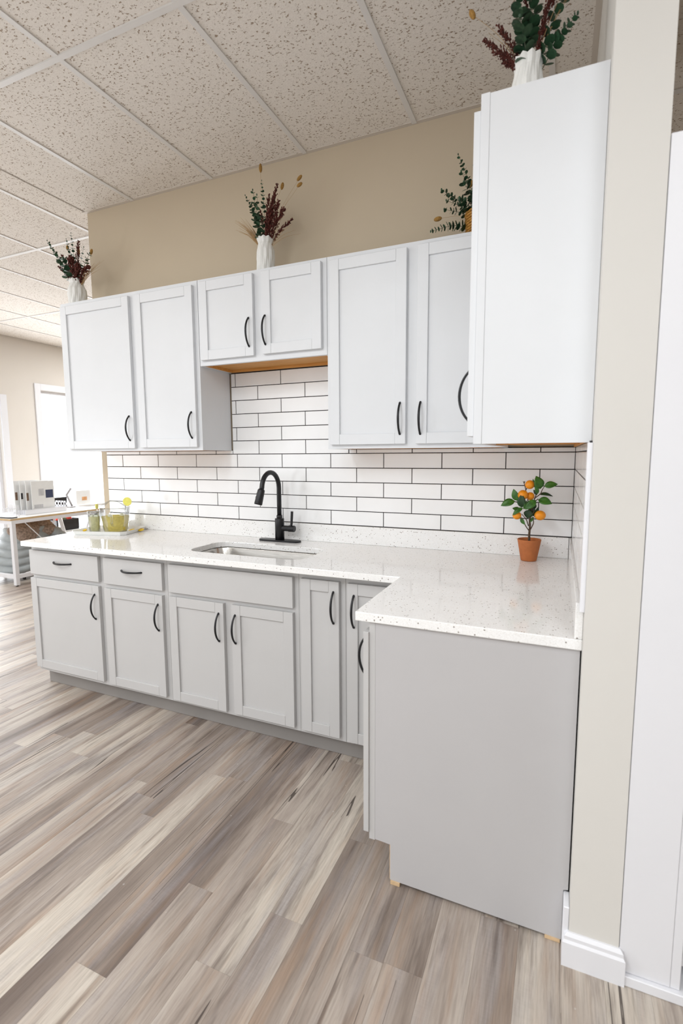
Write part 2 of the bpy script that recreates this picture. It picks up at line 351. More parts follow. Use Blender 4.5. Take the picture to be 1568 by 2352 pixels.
# ceiling grid and tiles
GX = [-6.9, -6.346, -5.76, -5.13, -4.51, -3.857, -3.231, -2.605, -1.995, -1.385, -0.787, -0.17, 0.45, 1.06, 1.68, 2.3, 2.92, 3.4]
GY = [-6.2, -4.70, -3.465, -2.225, -0.985, 0.255, 1.495, 2.735, 3.975, 4.9]
tile_cache = {}
def ctile(x0, x1, y0, y1):
    g = 0.0085; k = (round(x1 - x0, 4), round(y1 - y0, 4))
    if k not in tile_cache:
        bm = box(BM(), 0, k[0] - 2 * g, 0, k[1] - 2 * g, 0.0003, 0.03); tile_cache[k] = mesh_from(bm, 'ceiling_tile', ACOUST)
    link('ceiling_tile', tile_cache[k], ceiling, (x0 + g, y0 + g, ZC))
for i in range(len(GX) - 1):
    for j in range(len(GY) - 1):
        x0, x1, y0, y1 = GX[i], GX[i + 1], GY[j], GY[j + 1]
        lamp = any(x0 < lx < x1 and y0 < ly < y1 for lx, ly, _p in TROFFERS_AND_FILLS)
        if y0 < 0 < y1 and x1 > BWL and x0 < BWR:           # the wall head cuts this row
            a, b = max(x0, BWL), min(x1, BWR)
            if x0 < BWL: ctile(x0, BWL, y0, y1)
            if x1 > BWR: ctile(BWR, x1, y0, y1)
            if b > 0: ctile(a, 0.0, y0, 0.0)
            else: ctile(a, b, y0, 0.0)
            continue
        ctile(x0, x1, y0, y1)
for y in GY[1:-1]:
    segs = [(XL, XR)] if not (0.0 < y < 0.13) else [(XL, BWL), (BWR, XR)]
    for a, b in segs: bbox('main_tee', a, b, y - 0.012, y + 0.012, ZC - 0.006, ZC + 0.012, TEE, ceiling)
tee_cache = {}
for x in GX[1:-1]:
    for y0, y1 in zip(GY, GY[1:]):
        y1b = y1
        if y0 < 0 < y1 and BWL < x < BWR: y1b = 0.0
        k = round(y1b - y0 - 0.024, 4)
        if k not in tee_cache: tee_cache[k] = mesh_from(box(BM(), -0.012, 0.012, 0, k, -0.005, 0.012), 'cross_tee', TEE)
        link('cross_tee', tee_cache[k], ceiling, (x, y0 + 0.012, ZC))
bbox('wall_angle', BWL - 0.02, 0.0, -0.022, 0.0, ZC - 0.003, ZC + 0.01, plain('taupe_wall_angle', (0.62, 0.56, 0.50, 1), 0.6, vary=0.01), ceiling)
bbox('wall_angle', -0.022, 0.0, SY, -0.022, ZC - 0.003, ZC + 0.01, bpy.data.materials['taupe_wall_angle'], ceiling)
for lx, ly, _p in TROFFERS_AND_FILLS:
    bm = BM(); 
    for a in ((-0.305, 0.305, -0.6, -0.575), (-0.305, 0.305, 0.575, 0.6), (-0.305, -0.28, -0.575, 0.575), (0.28, 0.305, -0.575, 0.575)): box(bm, a[0], a[1], a[2], a[3], -0.028, 0.003)
    obj('lamp_or_fill_housing', bm, TEE, ceiling, loc=(lx, ly, ZC))  # the added fills get a housing too

# ---------------------------------------------------------------- wall tiles
TZ0, TPZ, TPX, GR = 1.0185, 0.0796, 0.3117, 0.0041
bbox('grout', -2.957, 0.0, -0.006, 0.0, 1.0145, 1.44, GROUT, wall_back)
bbox('grout', -1.905, -1.139, -0.006, 0.0, 1.44, 1.905, GROUT, wall_back)
bbox('grout', -0.006, 0.0, -1.136, -0.006, 1.0145, 1.44, GROUT, wall_right)
tcache = {}
def tile_mesh(w, h):
    k = (round(w, 3), round(h, 3))
    if k not in tcache:
        bm = box(BM(), 0, w, -0.009, -0.001, 0, h); top = [e for e in bm.edges if all(v.co.y < -0.005 for v in e.verts)]
        bmesh.ops.bevel(bm, geom=top, offset=0.0012, segments=1, affect='EDGES'); tcache[k] = mesh_from(bm, 'tile', TILE)
    return tcache[k]
def tile_row(parent, n, a, b, zmax, right=False):
    """tiles of row n between a and b measured along the wall (x, or -y on the right wall)"""
    z0 = TZ0 + n * TPZ; z1 = min(z0 + TPZ - GR, zmax); off = -0.003 if n % 2 == 0 else -0.159
    js = [off - TPX * k for k in range(-1, 12)]
    xs = sorted([a] + [j for j in js if a + 0.004 < j < b - 0.004] + [b])
    for p, q in zip(xs, xs[1:]):
        w = q - p - GR
        if w < 0.004: continue
        if right: link('tile', tile_mesh(w, z1 - z0), parent, (0, -p - GR / 2 - 1.14, z0), (0, 0, -PI / 2))
        else: link('tile', tile_mesh(w, z1 - z0), parent, (p + GR / 2, 0, z0))
for n in range(5): tile_row(wall_back, n, -2.957, -0.009, 1.437)
tile_row(wall_back, 5, -2.957, -1.9045, 1.436); tile_row(wall_back, 5, -1.139, -0.009, 1.436)
for n in range(5, 11): tile_row(wall_back, n, -1.9045, -1.1405, 1.893)
for n in range(6): tile_row(wall_right, n, -1.134, -0.012, 1.437, True)
for o in [c for c in wall_right.children if c.name.startswith('tile')]: o.location.y += 1.14 - 1.134 - 0.006 - 0.0
bbox('tile_edge_trim', -0.012, 0.0, -1.166, -1.137, 0.998, 1.4345, TRIMW, wall_right, 0.001)

# ---------------------------------------------------------------- cabinets
def handle_mesh(L=0.148, d=0.032):
    bm = BM(); pts = []
    n = 16
    for i in range(n + 1):
        s = -1 + 2 * i / n; ang = s * 1.0
        yy = -d * (math.cos(ang) - math.cos(1.0)) / (1 - math.cos(1.0)); zz = L / 2 * math.sin(ang) / math.sin(1.0)
        pts.append((0, yy + 0.001, zz))
    rad = [0.0046 + 0.0012 * (1 - abs(-1 + 2 * i / n)) for i in range(n + 1)]
    tube(bm, pts, rad, 8, True, 0.75, (1, 0, 0))
    for s in (-1, 1): tube(bm, [(0, 0.0, s * (L / 2 - 0.004)), (0, -0.006, s * (L / 2 - 0.006))], 0.0052, 8)
    return mesh_from(bm, 'handle', BLACK, True)
HANDLE = handle_mesh()
def add_handle(parent, x, y, z, horizontal=False):
    return link('handle', HANDLE, parent, (x, y, z), (0, PI / 2, 0) if horizontal else (0, 0, 0))
def shaker(parent, x, yb, z, w, h, mat, handle=None, sw=0.05, t=0.02):
    """door in the parent's local frame; back face at y = yb, front at yb - t; handle=(dx, dz) from the door's lower left"""
    bm = BM(); g = 0.0004
    box(bm, 0, sw, -t, 0, 0, h); box(bm, w - sw, w, -t, 0, 0, h)
    box(bm, sw + g, w - sw - g, -t + 0.0003, -0.001, 0, sw); box(bm, sw + g, w - sw - g, -t + 0.0003, -0.001, h - sw, h)
    bevel(bm, 0.0012)
    d = obj('door', bm, mat, parent, loc=(x, yb, z))
    bbox('door_panel', sw - 0.004, w - sw + 0.004, -t + 0.009, -0.004, sw - 0.004, h - sw + 0.004, mat, d)
    if handle: add_handle(d, handle[0], -t, handle[1])
    return d
def slab(parent, name, x, yb, z, w, h, mat, handle=True, t=0.02):
    d = obj(name, bevel(box(BM(), 0, w, -t, 0, 0, h), 0.0016), mat, parent, loc=(x, yb, z))
    if handle: add_handle(d, w / 2, -t, h / 2 + 0.013, True)
    return d
def face_frame(parent, w, z0, z1, y, mat, mids=(), rails=(), sw=0.036, t=0.02):
    bm = BM(); g = 0.0006
    xs = [(g, sw)] + [(a - 0.032, a + 0.032) for a in mids] + [(w - sw, w - g)]
    box(bm, xs[0][0], xs[0][1], y, y + t, z0, z1); box(bm, xs[-1][0], xs[-1][1], y, y + t, z0, z1)
    box(bm, sw, w - sw, y, y + t, z0, z0 + sw); box(bm, sw, w - sw, y, y + t, z1 - sw, z1)
    for r in rails: box(bm, sw, w - sw, y, y + t, r - sw / 2, r + sw / 2)
    for a, b in xs[1:-1]: box(bm, a, b, y + 0.0004, y + t, z0 + sw, z1 - sw)
    return obj('face_frame', bm, mat, parent)
BF, CT, BZ = 0.5852, 0.8835, 0.104       # base face-frame depth, cabinet top, frame bottom
def base_cabinet(name, x0, x1, label, mids=(), rails=()):
    r = empty(name, (x0, 0, 0), 0, label, 'cabinet'); w = x1 - x0
    if 'sink' in label:
        for a, b, c, d, e, f in ((0.001, 0.018, -BF + 0.02, -0.012, BZ + 0.004, CT - 0.002), (w - 0.018, w - 0.001, -BF + 0.02, -0.012, BZ + 0.004, CT - 0.002), (0.018, w - 0.018, -BF + 0.02, -0.012, BZ + 0.004, BZ + 0.02), (0.018, w - 0.018, -0.024, -0.012, BZ + 0.02, CT - 0.03)): bbox('carcass_panel', a, b, c, d, e, f, GREY, r)
    else: bbox('carcass', 0.001, w - 0.001, -BF + 0.02, -0.012, BZ + 0.004, CT - 0.002, GREY, r)
    face_frame(r, w, BZ, CT - 0.001, -BF, GREY, mids, rails)
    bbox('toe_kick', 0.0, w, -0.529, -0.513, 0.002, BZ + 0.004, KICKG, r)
    return r
B1 = base_cabinet('base_cabinet', -2.9676, -1.925, 'grey base cabinet with two drawers over two doors at the left end of the run', (0.585,), (0.695,))
o = -2.9676
slab(B1, 'drawer', -2.965 - o, -BF, 0.709, 0.563, 0.145, GREY); slab(B1, 'drawer', -2.362 - o, -BF, 0.707, 0.416, 0.145, GREY)
shaker(B1, -2.969 - o, -BF, 0.128, 0.562, 0.557, GREY, (0.5305, 0.437)); shaker(B1, -2.364 - o, -BF, 0.124, 0.413, 0.557, GREY, (0.3845, 0.437))
B2 = base_cabinet('base_cabinet', -1.925, -1.151, 'grey sink base cabinet with a long blank front over two doors', (0.384,), (0.695,))
o = -1.925
slab(B2, 'false_front', -1.905 - o, -BF, 0.706, 0.731, 0.147, GREY, False)
shaker(B2, -1.906 - o, -BF, 0.122, 0.342, 0.562, GREY, (0.3135, 0.438)); shaker(B2, -1.516 - o, -BF, 0.124, 0.341, 0.560, GREY, (0.0215, 0.439))
B3 = base_cabinet('base_cabinet', -1.151, -0.917, 'narrow grey base cabinet with one slim full height door')
o = -1.151
shaker(B3, -1.133 - o, -BF, 0.124, 0.191, 0.728, GREY, (0.1645, 0.61))
B4 = empty('corner_cabinet', (-0.917, 0, 0), 0, 'grey corner base cabinet half hidden behind the short counter leg', 'cabinet'); o = -0.917
bbox('carcass', 0.001, 0.910, -BF + 0.02, -0.012, BZ + 0.004, CT - 0.002, GREY, B4)
bbox('face_frame', 0.001, 0.036, -BF, -BF + 0.02, BZ, CT - 0.001, GREY, B4); bbox('face_frame', 0.036, 0.31, -BF, -BF + 0.02, CT - 0.04, CT - 0.001, GREY, B4)
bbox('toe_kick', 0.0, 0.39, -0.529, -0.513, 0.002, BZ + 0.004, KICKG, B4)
shaker(B4, -0.903 - o, -BF, 0.118, 0.262, 0.733, GREY, (0.032, 0.61))
# short leg: last base cabinet, its end panel faces the camera (local frame: x runs toward the camera, front faces -x world)
LF = 0.6065
B5 = empty('end_base_cabinet', (0.0, -0.62, 0), 0, 'grey end base cabinet, plain side panel facing the camera under the short counter leg', 'cabinet')
bm = BM(); ya, yb = -1.1265 + 0.62, -1.1125 + 0.62        # end panel with its toe notch, bottom held off the floor
out = [(-0.5865, CT - 0.001), (-0.5865, 0.142), (-0.5335, 0.139), (-0.5335, 0.014), (-0.0165, 0.010), (-0.0165, 0.168), (-0.004, 0.172), (-0.004, CT - 0.001)]
fa = [bm.verts.new((x, ya, z)) for x, z in out]; fb = [bm.verts.new((x, yb, z)) for x, z in out]
bm.faces.new(fa); bm.faces.new(fb[::-1])
for k in range(len(out)): bm.faces.new((fa[k], fa[(k + 1) % len(out)], fb[(k + 1) % len(out)], fb[k]))
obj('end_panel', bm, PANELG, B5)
bbox('panel_raw_edge', -0.5358, -0.5337, ya + 0.002, yb, 0.015, 0.137, RAWWOOD, B5)
bbox('face_frame', -LF, -0.5868, ya - 0.0005, ya + 0.036, 0.139, CT - 0.001, GREY, B5)
bbox('face_frame', -LF, -0.5868, 0.012, 0.03, 0.139, CT - 0.001, GREY, B5)
bbox('carcass', -0.585, -0.012, yb + 0.001, 0.03, 0.145, CT - 0.002, GREY, B5)
recess_shade = bbox('toe_kick', -0.46, -0.448, yb + 0.002, 0.03, 0.014, 0.145, DARKGAP, B5)  # dark sheet painted as the shade of the open toe recess
def leg_door(parent, xface, y_near, w, z, h, mat, hy, hz, t=0.018, sw=0.05):
    bm = BM(); x0, x1 = xface - t, xface
    y0, y1 = y_near, y_near + w
    box(bm, x0, x1, y0, y0 + sw, z, z + h); box(bm, x0, x1, y1 - sw, y1, z, z + h); box(bm, x0, x1 - 0.001, y0 + sw, y1 - sw, z, z + sw); box(bm, x0, x1 - 0.001, y0 + sw, y1 - sw, z + h - sw, z + h)
    d = obj('door', bevel(bm, 0.001), mat, parent)
    bbox('door_panel', x0 + 0.009, x1 - 0.003, y0 + sw - 0.004, y1 - sw + 0.004, z + sw - 0.004, z + h - sw + 0.004, mat, d)
    link('handle', HANDLE, d, (x0, hy, hz), (0, 0, -PI / 2))
    return d
leg_door(B5, -LF - 0.0003, -1.133 + 0.62, 0.2, 0.165, 0.685, GREY, -1.09 + 0.62, 0.752)
# shims under the end panel
tag(bbox('wood_shim', -0.531, -0.500, -1.130, -1.116, 0.001, 0.0135, RAWWOOD), 'small raw wood shim under the front foot of the grey end panel', 'shim')
tag(bbox('wood_shim', -0.060, -0.019, -1.130, -1.116, 0.001, 0.0098, RAWWOOD), 'small raw wood shim under the end panel beside the white baseboard', 'shim')

def wall_cabinet(name, x0, x1, z0, z1, depth, label, mids=()):
    r = empty(name, (x0, 0, z0), 0, label, 'cabinet'); w = x1 - x0; h = z1 - z0; t = 0.014
    bbox('side_panel', 0.001, t, -depth + 0.02, -0.012, 0.0, h - 0.002, WHITE, r); bbox('side_panel', w - t, w - 0.001, -depth + 0.02, -0.012, 0.0, h - 0.002, WHITE, r)
    bbox('bottom_panel', t, w - t, -depth + 0.02, -0.028, 0.014, 0.026, PLY, r); bbox('back_rail', t, w - t, -0.028, -0.012, 0.001, 0.07, PLY, r)
    bbox('side_rail', t, t + 0.014, -depth + 0.02, -0.028, 0.001, 0.0138, PLY, r); bbox('side_rail', w - t - 0.014, w - t, -depth + 0.02, -0.028, 0.001, 0.0138, PLY, r)
    bbox('top_panel', t, w - t, -depth + 0.02, -0.012, h - 0.014, h - 0.002, WHITE, r)
    bbox('back_panel', t, w - t, -0.014, -0.010, 0.07, h - 0.014, WHITE, r)
    face_frame(r, w, 0.0, h, -depth, WHITE, mids)
    return r
ZB, ZT, UF = 1.4364, 2.3466, 0.282
def wdoors(r, x0, z0, doors):
    for (a, b, c, d, hx, hz) in doors: shaker(r, a - x0, -UF, c - z0, b - a, d - c, WHITE, (hx - a, hz - c))
C1 = wall_cabinet('wall_cabinet', -2.968, -1.909, ZB, ZT, UF, 'white two door wall cabinet at the left end above the lemonade tray', (0.597,))
wdoors(C1, -2.968, ZB, [(-2.952, -2.393, 1.4525, 2.323, -2.426, 1.5705), (-2.350, -1.934, 1.4555, 2.322, -1.9645, 1.5765)])
C2 = wall_cabinet('wall_cabinet', -1.907, -1.137, 1.8945, ZT, UF, 'short white two door wall cabinet above the sink alcove', (0.386,))
wdoors(C2, -1.907, 1.8945, [(-1.887, -1.548, 1.921, 2.329, -1.574, 2.039), (-1.495, -1.1615, 1.923, 2.329, -1.4755, 2.040)])
C3 = wall_cabinet('wall_cabinet', -1.136, -0.304, ZB, ZT, UF, 'white two door wall cabinet between the sink alcove and the right wall cabinet', (0.425,))
wdoors(C3, -1.136, ZB, [(-1.117, -0.7355, 1.4565, 2.3235, -0.7615, 1.573), (-0.686, -0.308, 1.4565, 2.325, -0.665, 1.5715)])
C4 = empty('wall_cabinet', (0, -0.62, ZB), 0, 'white wall cabinet on the right wall showing its tall blank end panel', 'cabinet')
yn = -1.1022 + 0.62; h = ZT - ZB; YEND = 0.62 - 0.013
bbox('end_panel', -0.2795, -0.001, yn, yn + 0.014, 0.0, h, WHITE, C4)
bbox('bottom_panel', -0.279, -0.001, yn + 0.014, YEND, 0.012, 0.024, PLY, C4); bbox('top_panel', -0.279, -0.001, yn + 0.014, YEND, h - 0.016, h - 0.004, WHITE, C4)
bbox('back_rail', -0.018, -0.010, yn + 0.014, YEND, 0.001, 0.012, PLY, C4); bbox('back_panel', -0.006, -0.002, yn + 0.014, YEND, 0.03, h - 0.02, WHITE, C4)
bbox('bottom_rail', -0.279, -0.01, yn + 0.35, yn + 0.365, 0.002, 0.012, PLY, C4)
bm = BM(); box(bm, -0.3025, -0.280, yn - 0.001, yn + 0.036, 0.0, h + 0.002); box(bm, -0.3025, -0.280, yn + 0.036, 0.31, 0.0, 0.036); box(bm, -0.3025, -0.280, yn + 0.036, 0.31, h - 0.036, h + 0.002); box(bm, -0.3025, -0.280, 0.276, 0.31, 0.036, h - 0.036)
obj('face_frame', bm, WHITE, C4)
leg_door(C4, -0.3028, -1.099 + 0.62, 0.72, 1.458 - ZB, 2.312 - 1.458, WHITE, -1.06 + 0.62, 1.575 - ZB)
for o in C4.children:
    if o.name.startswith('door'): o.data.materials[0] = WHITE

# ---------------------------------------------------------------- countertop with sink cut-out
D, CZ, TH, XE, YE = 0.6514, 0.914, 0.030, -2.9674, -1.1365
def rrect(x0, x1, y0, y1, r, n=6):
    pts = []
    for cx, cy, a0 in ((x1 - r, y1 - r, 0), (x0 + r, y1 - r, PI / 2), (x0 + r, y0 + r, PI), (x1 - r, y0 + r, 1.5 * PI)):
        for k in range(n + 1): a = a0 + PI / 2 * k / n; pts.append((cx + r * math.cos(a), cy + r * math.sin(a)))
    return pts
HX0, HX1, HY0, HY1 = -1.858, -1.176, -0.520, -0.214
hole = rrect(HX0, HX1, HY0, HY1, 0.075)
outer = [(XE, -D), (-D - 0.0, -D), (-D, YE), (0.0, YE), (0.0, 0.0), (XE, 0.0)]
bm = BM()
# the slab top is split in strips round the hole so every face is simple
def prism(bm, poly, z0, z1):
    a = [bm.verts.new((x, y, z0)) for x, y in poly]; b = [bm.verts.new((x, y, z1)) for x, y in poly]
    return a, b
ov = [bm.verts.new((x, y, CZ)) for x, y in outer]; hv = [bm.verts.new((x, y, CZ)) for x, y in hole]
oe = [bm.edges.new((ov[i], ov[(i + 1) % len(ov)])) for i in range(len(ov))]; he = [bm.edges.new((hv[i], hv[(i + 1) % len(hv)])) for i in range(len(hv))]
bmesh.ops.triangle_fill(bm, use_beauty=True, edges=oe + he)
ext = bmesh.ops.extrude_face_region(bm, geom=bm.faces[:])
for v in ext['geom']:
    if isinstance(v, bmesh.types.BMVert): v.co.z -= TH
bmesh.ops.recalc_face_normals(bm, faces=bm.faces[:])
sharp = [e for e in bm.edges if len(e.link_faces) == 2 and e.calc_face_angle(0) > 0.6]
bmesh.ops.bevel(bm, geom=sharp, offset=0.0028, segments=2, affect='EDGES', profile=0.5)
counter = tag(obj('countertop', bm, QUARTZ), 'L shaped white speckled quartz countertop over the grey base cabinets', 'countertop')
bbox('backsplash', XE + 0.012, -0.021, -0.020, -0.001, CZ + 0.0002, 1.014, QUARTZ, counter, 0.0015); bbox('backsplash', -0.020, -0.0005, YE + 0.003, -0.001, CZ + 0.0002, 1.014, QUARTZ, counter, 0.0015)

# sink
sink = empty('sink', (0, 0, 0), 0, 'stainless steel undermount sink set in the white countertop', 'sink')
bm = BM(); rings = []
for (ins, z, r) in ((-0.02, CZ - TH - 0.0015, 0.09), (-0.006, CZ - TH - 0.0015, 0.08), (-0.004, CZ - TH - 0.006, 0.08), (0.006, CZ - 0.17, 0.07), (0.014, CZ - 0.20, 0.06), (0.04, CZ - 0.215, 0.05), (0.12, CZ - 0.219, 0.03)):
    rings.append([bm.verts.new((x, y, z)) for x, y in rrect(HX0 + ins, HX1 - ins, HY0 + ins, HY1 - ins, r)])
for a, b in zip(rings, rings[1:]):
    for k in range(len(a)): bm.faces.new((a[k], a[(k + 1) % len(a)], b[(k + 1) % len(a)], b[k]))
bm.faces.new(rings[-1])
basin = obj('basin', bm, STEEL, sink, True)
bm = lathe(BM(), [(0.0, 0.0), (0.043, 0.0), (0.046, 0.003), (0.03, 0.002), (0.028, -0.003), (0.002, -0.003)], 20, (-1.517, -0.36, CZ - 0.2175)); obj('drain', bm, STEEL, sink, True)

# faucet
fx, fy = -1.5375, -0.092
fau = empty('faucet', (fx, fy, CZ), 0, 'matte black gooseneck kitchen faucet with side lever behind the sink', 'faucet')
bm = BM(); pl = rrect(-0.134, 0.134, -0.031, 0.031, 0.03, 8); a = [bm.verts.new((x, y, 0.0004)) for x, y in pl]; b = [bm.verts.new((x, y, 0.007)) for x, y in pl]; c = [bm.verts.new((x * 0.985, y * 0.93, 0.010)) for x, y in pl]
for p, q in ((a, b), (b, c)):
    for k in range(len(p)): bm.faces.new((p[k], p[(k + 1) % len(p)], q[(k + 1) % len(p)], q[k]))
bm.faces.new(a[::-1]); bm.faces.new(c); obj('base_plate', bm, BLACK, fau)
bm = lathe(BM(), [(0.0265, 0.010), (0.0265, 0.131), (0.0255, 0.133), (0.0165, 0.133), (0.0165, 0.150), (0.0155, 0.1515), (0.013, 0.1515)], 24, cap0=True); obj('body', bm, BLACK, fau, True)
for p in fau.children[-1].data.polygons: p.use_smooth = abs(p.normal.z) < 0.5
dirv = Vector((-0.075, -0.997, 0)).normalized(); R0 = 0.080
pts = [Vector((0, 0, 0.151)), Vector((0, 0, 0.22)), Vector((0, 0, 0.310))]
for k in range(1, 15):
    a = PI * k / 14 * 0.97; pts.append(Vector((0, 0, 0.310)) + dirv * (R0 * (1 - math.cos(a))) + Vector((0, 0, R0 * 1.10 * math.sin(a))))
e = pts[-1]; dn = (pts[-1] - pts[-2]).normalized(); dn = (dn + Vector((-0.16, 0, -0.25)) + dirv * 0.10).normalized(); pts.append(e + dn * 0.012)
obj('spout', tube(BM(), pts, 0.0132, 16), BLACK, fau, True)
h0 = pts[-1]; bm = tube(BM(), [h0 - dn * 0.004, h0, h0 + dn * 0.004, h0 + dn * 0.075, h0 + dn * 0.082, h0 + dn * 0.0825], [0.0155, 0.0180, 0.0195, 0.0220, 0.0210, 0.015], 20); hd = obj('spray_head', bm, BLACK, fau, True)
bm = BM(); sd = (dirv * 1.0 + Vector((-0.75, 0, 0))).normalized()
for q, ln in ((0.022, 0.010), (0.046, 0.016)): ball(bm, h0 + dn * q + sd * 0.0172, 0.006, 0.9, 0.9, ln / 0.007, 10, 8)
obj('spray_button', bm, BLACK, hd, True)
bm = tube(BM(), [(0.015, 0, 0.077), (0.060, 0, 0.077)], 0.0165, 20); obj('lever_socket', bm, BLACK, fau)
bm = tube(BM(), [(0.0605, 0, 0.077), (0.062, 0, 0.077), (0.095, 0, 0.077), (0.0975, 0, 0.077)], [0.0165, 0.0185, 0.0185, 0.017], 20)
tube(bm, [(0.074, 0, 0.09), (0.078, 0, 0.105), (0.083, -0.001, 0.176)], [0.0075, 0.0072, 0.0078], 12); obj('lever', bm, BLACK, fau)

# ---------------------------------------------------------------- tall white cabinet right of the wall end
TC = empty('tall_cabinet', (0.1235, -1.178, 0), 0, 'tall plain white cabinet standing right of the beige wall end at the frame edge', 'cabinet')
bbox('side_panel', 0.0, 0.118, 0.0, 0.55, 0.03, 2.112, TRIMW, TC, 0.001); bbox('edge_stile', 0.1185, 0.140, 0.001, 0.55, 0.03, 2.112, TRIMW, TC, 0.001)
bbox('base_rail', 0.013, 0.30, -0.012, 0.2, 0.0, 0.029, TRIMW, TC, 0.002)
bbox('shelf_side', 0.141, 0.7, 0.30, 0.55, 0.03, 2.10, TRIMW, TC); bbox('shelf', 0.141, 0.7, 0.03, 0.30, 0.36, 0.385, TRIMW, TC); bbox('shelf', 0.141, 0.7, 0.03, 0.30, 0.075, 0.1, TRIMW, TC)

# ---------------------------------------------------------------- potted citrus tree
PT = (-0.190, -0.118, CZ)
tree = empty('potted_orange_tree', PT, 0, 'small potted orange tree with five fruits in a terracotta pot', 'plant')
bm = lathe(BM(), [(0.0, 0.001), (0.034, 0.001), (0.0355, 0.004), (0.0505, 0.088), (0.0525, 0.098), (0.0515, 0.1005), (0.0485, 0.0995), (0.046, 0.085), (0.0, 0.083)], 28, cap0=False); obj('pot', bm, TERRA, tree, True)
bm = lathe(BM(), [(0.0, 0.090), (0.02, 0.089), (0.0455, 0.0855)], 20); obj('soil', bm, SOIL, tree, True)
PX = 0.000272 * 0.92     # metres per crop pixel, across; the crop's trunk foot is (910, 1245)
def T(u, v, d=0.0): return Vector(((u - 912) * PX - d * 0.40, -d, 0.0865 + (1245 - v) * 0.000272 + d * 0.02))
bm = tube(BM(), bez([T(912, 1250), T(908, 1120), T(915, 980), T(910, 850), T(940, 680), T(960, 560)], 4), [0.0056 - 0.00013 * i for i in range(21)], 8); obj('trunk', bm, BARK, tree, True)
for br in ([(908, 1060, 0), (850, 960, 0.008), (815, 860, 0.016), (760, 790, 0.02)], [(925, 1030, 0), (965, 920, -0.005), (968, 830, 0), (1040, 780, 0.012)], [(890, 970, 0.0), (870, 860, 0.012), (800, 760, 0.02)], [(960, 560, 0), (985, 430, -0.01), (1000, 320, -0.01), (1000, 250, 0)], [(970, 500, 0), (1080, 420, 0.006), (1110, 350, 0.006), (1155, 290, 0.01)], [(925, 720, 0), (860, 640, 0.01), (740, 590, 0.01), (665, 555, 0.012)], [(930, 690, 0), (870, 560, 0), (825, 345, 0.004), (785, 240, 0.0), (770, 212, 0)], [(785, 245, 0), (800, 210, 0)], [(960, 570, 0), (1060, 500, 0.012)], [(825, 350, 0), (850, 320, 0.005)], [(940, 800, 0), (980, 740, 0.01), (1010, 690, 0.015)]):
    p = [T(*q) for q in br]; p = bez(p, 4) if len(p) > 2 else p
    obj('branch', tube(BM(), p, [0.0024 - 0.0010 * i / len(p) for i in range(len(p))], 6), BARK, tree, True)
def leaf_mesh(base, tip, width, nrm, mat, name='leaf', fold=0.18, droop=0.1, parent=None, n=7):
    base = Vector(base); tip = Vector(tip); ax = tip - base; L = ax.length; ax.normalize(); nrm = Vector(nrm); nrm = (nrm - ax * nrm.dot(ax)).normalized(); sd = ax.cross(nrm)
    bm = BM(); rows = []
    for i in range(n + 1):
        t = i / n; w = width / 2 * (math.sin(PI * min(1, t ** 0.80)) ** 0.85) if 0 < i < n else 0.0004
        c = base + ax * (L * t) + nrm * (L * droop * math.sin(PI * t))
        rows.append([bm.verts.new(c + sd * (w * s) + nrm * (abs(s) * w * fold)) for s in (-1, -0.5, 0, 0.5, 1)])
    for a, b in zip(rows, rows[1:]):
        for k in range(4): bm.faces.new((a[k], a[k + 1], b[k + 1], b[k]))
    ret = bmesh.ops.extrude_face_region(bm, geom=bm.faces[:])
    for v in ret['geom']:
        if isinstance(v, bmesh.types.BMVert): v.co -= nrm * 0.0007
    return obj(name, bm, mat, parent, True)
NV = Vector((0.25, -0.9, 0.35))
for (b, t, w, d0, d1, mt, nr) in (
    ((1075, 335), (1008, 118), 165, 0.004, 0.012, LEAF, (0.3, -0.9, 0.2)), ((1150, 285), (1376, 250), 118, 0.01, 0.012, LEAF, (0.1, -0.9, 0.4)), ((1050, 425), (1270, 458), 84, 0.0, -0.01, LEAFD, (0, -0.6, 0.9)),
    ((1060, 515), (1308, 576), 142, 0.012, 0.02, LEAF, (0.1, -0.85, 0.5)), ((1040, 522), (884, 680), 128, 0.022, 0.035, LEAF, (0.1, -0.95, 0.25)), ((700, 545), (628, 342), 118, 0.01, 0.012, LEAF, (-0.2, -0.95, 0.15)),
    ((660, 548), (425, 636), 140, 0.012, 0.018, LEAF, (-0.1, -0.85, 0.5)), ((815, 650), (818, 422), 135, 0.03, 0.036, LEAFD, (0, -1, 0.1)), ((740, 715), (596, 674), 96, 0.006, 0.0, LEAF, (-0.3, -0.5, 0.8)),
    ((835, 655), (682, 785), 90, 0.03, 0.04, LEAF, (-0.2, -0.8, 0.6)), ((960, 800), (1058, 636), 60, 0.0, 0.006, LEAFD, (0.4, -0.9, 0.1)), ((905, 690), (865, 840), 150, 0.004, 0.0, LEAFD, (0, -1, 0)),
    ((775, 830), (858, 945), 70, 0.012, 0.016, LEAF, (-0.4, -0.8, 0)), ((992, 330), (935, 168), 56, -0.006, 0.0, LEAF, (-0.3, -0.9, 0)), ((1050, 415), (1005, 270), 66, 0.012, 0.016, LEAF, (0.3, -0.9, 0)),
    ((850, 680), (905, 525), 56, 0.03, 0.034, LEAF, (0.4, -0.9, 0)), ((960, 640), (880, 760), 110, -0.004, -0.01, LEAFD, (0, -1, 0)), ((930, 900), (975, 800), 46, 0.006, 0.012, LEAF, (0.5, -0.8, 0)), ((1000, 440), (935, 350), 50, -0.01, -0.01, LEAFD, (0, -1, 0)), ((960, 690), (900, 560), 120, -0.01, -0.012, LEAFD, (0, -1, 0))):
    leaf_mesh(T(*b, d0), T(*t, d1), w * 1.12 * PX, nr, mt, parent=tree)
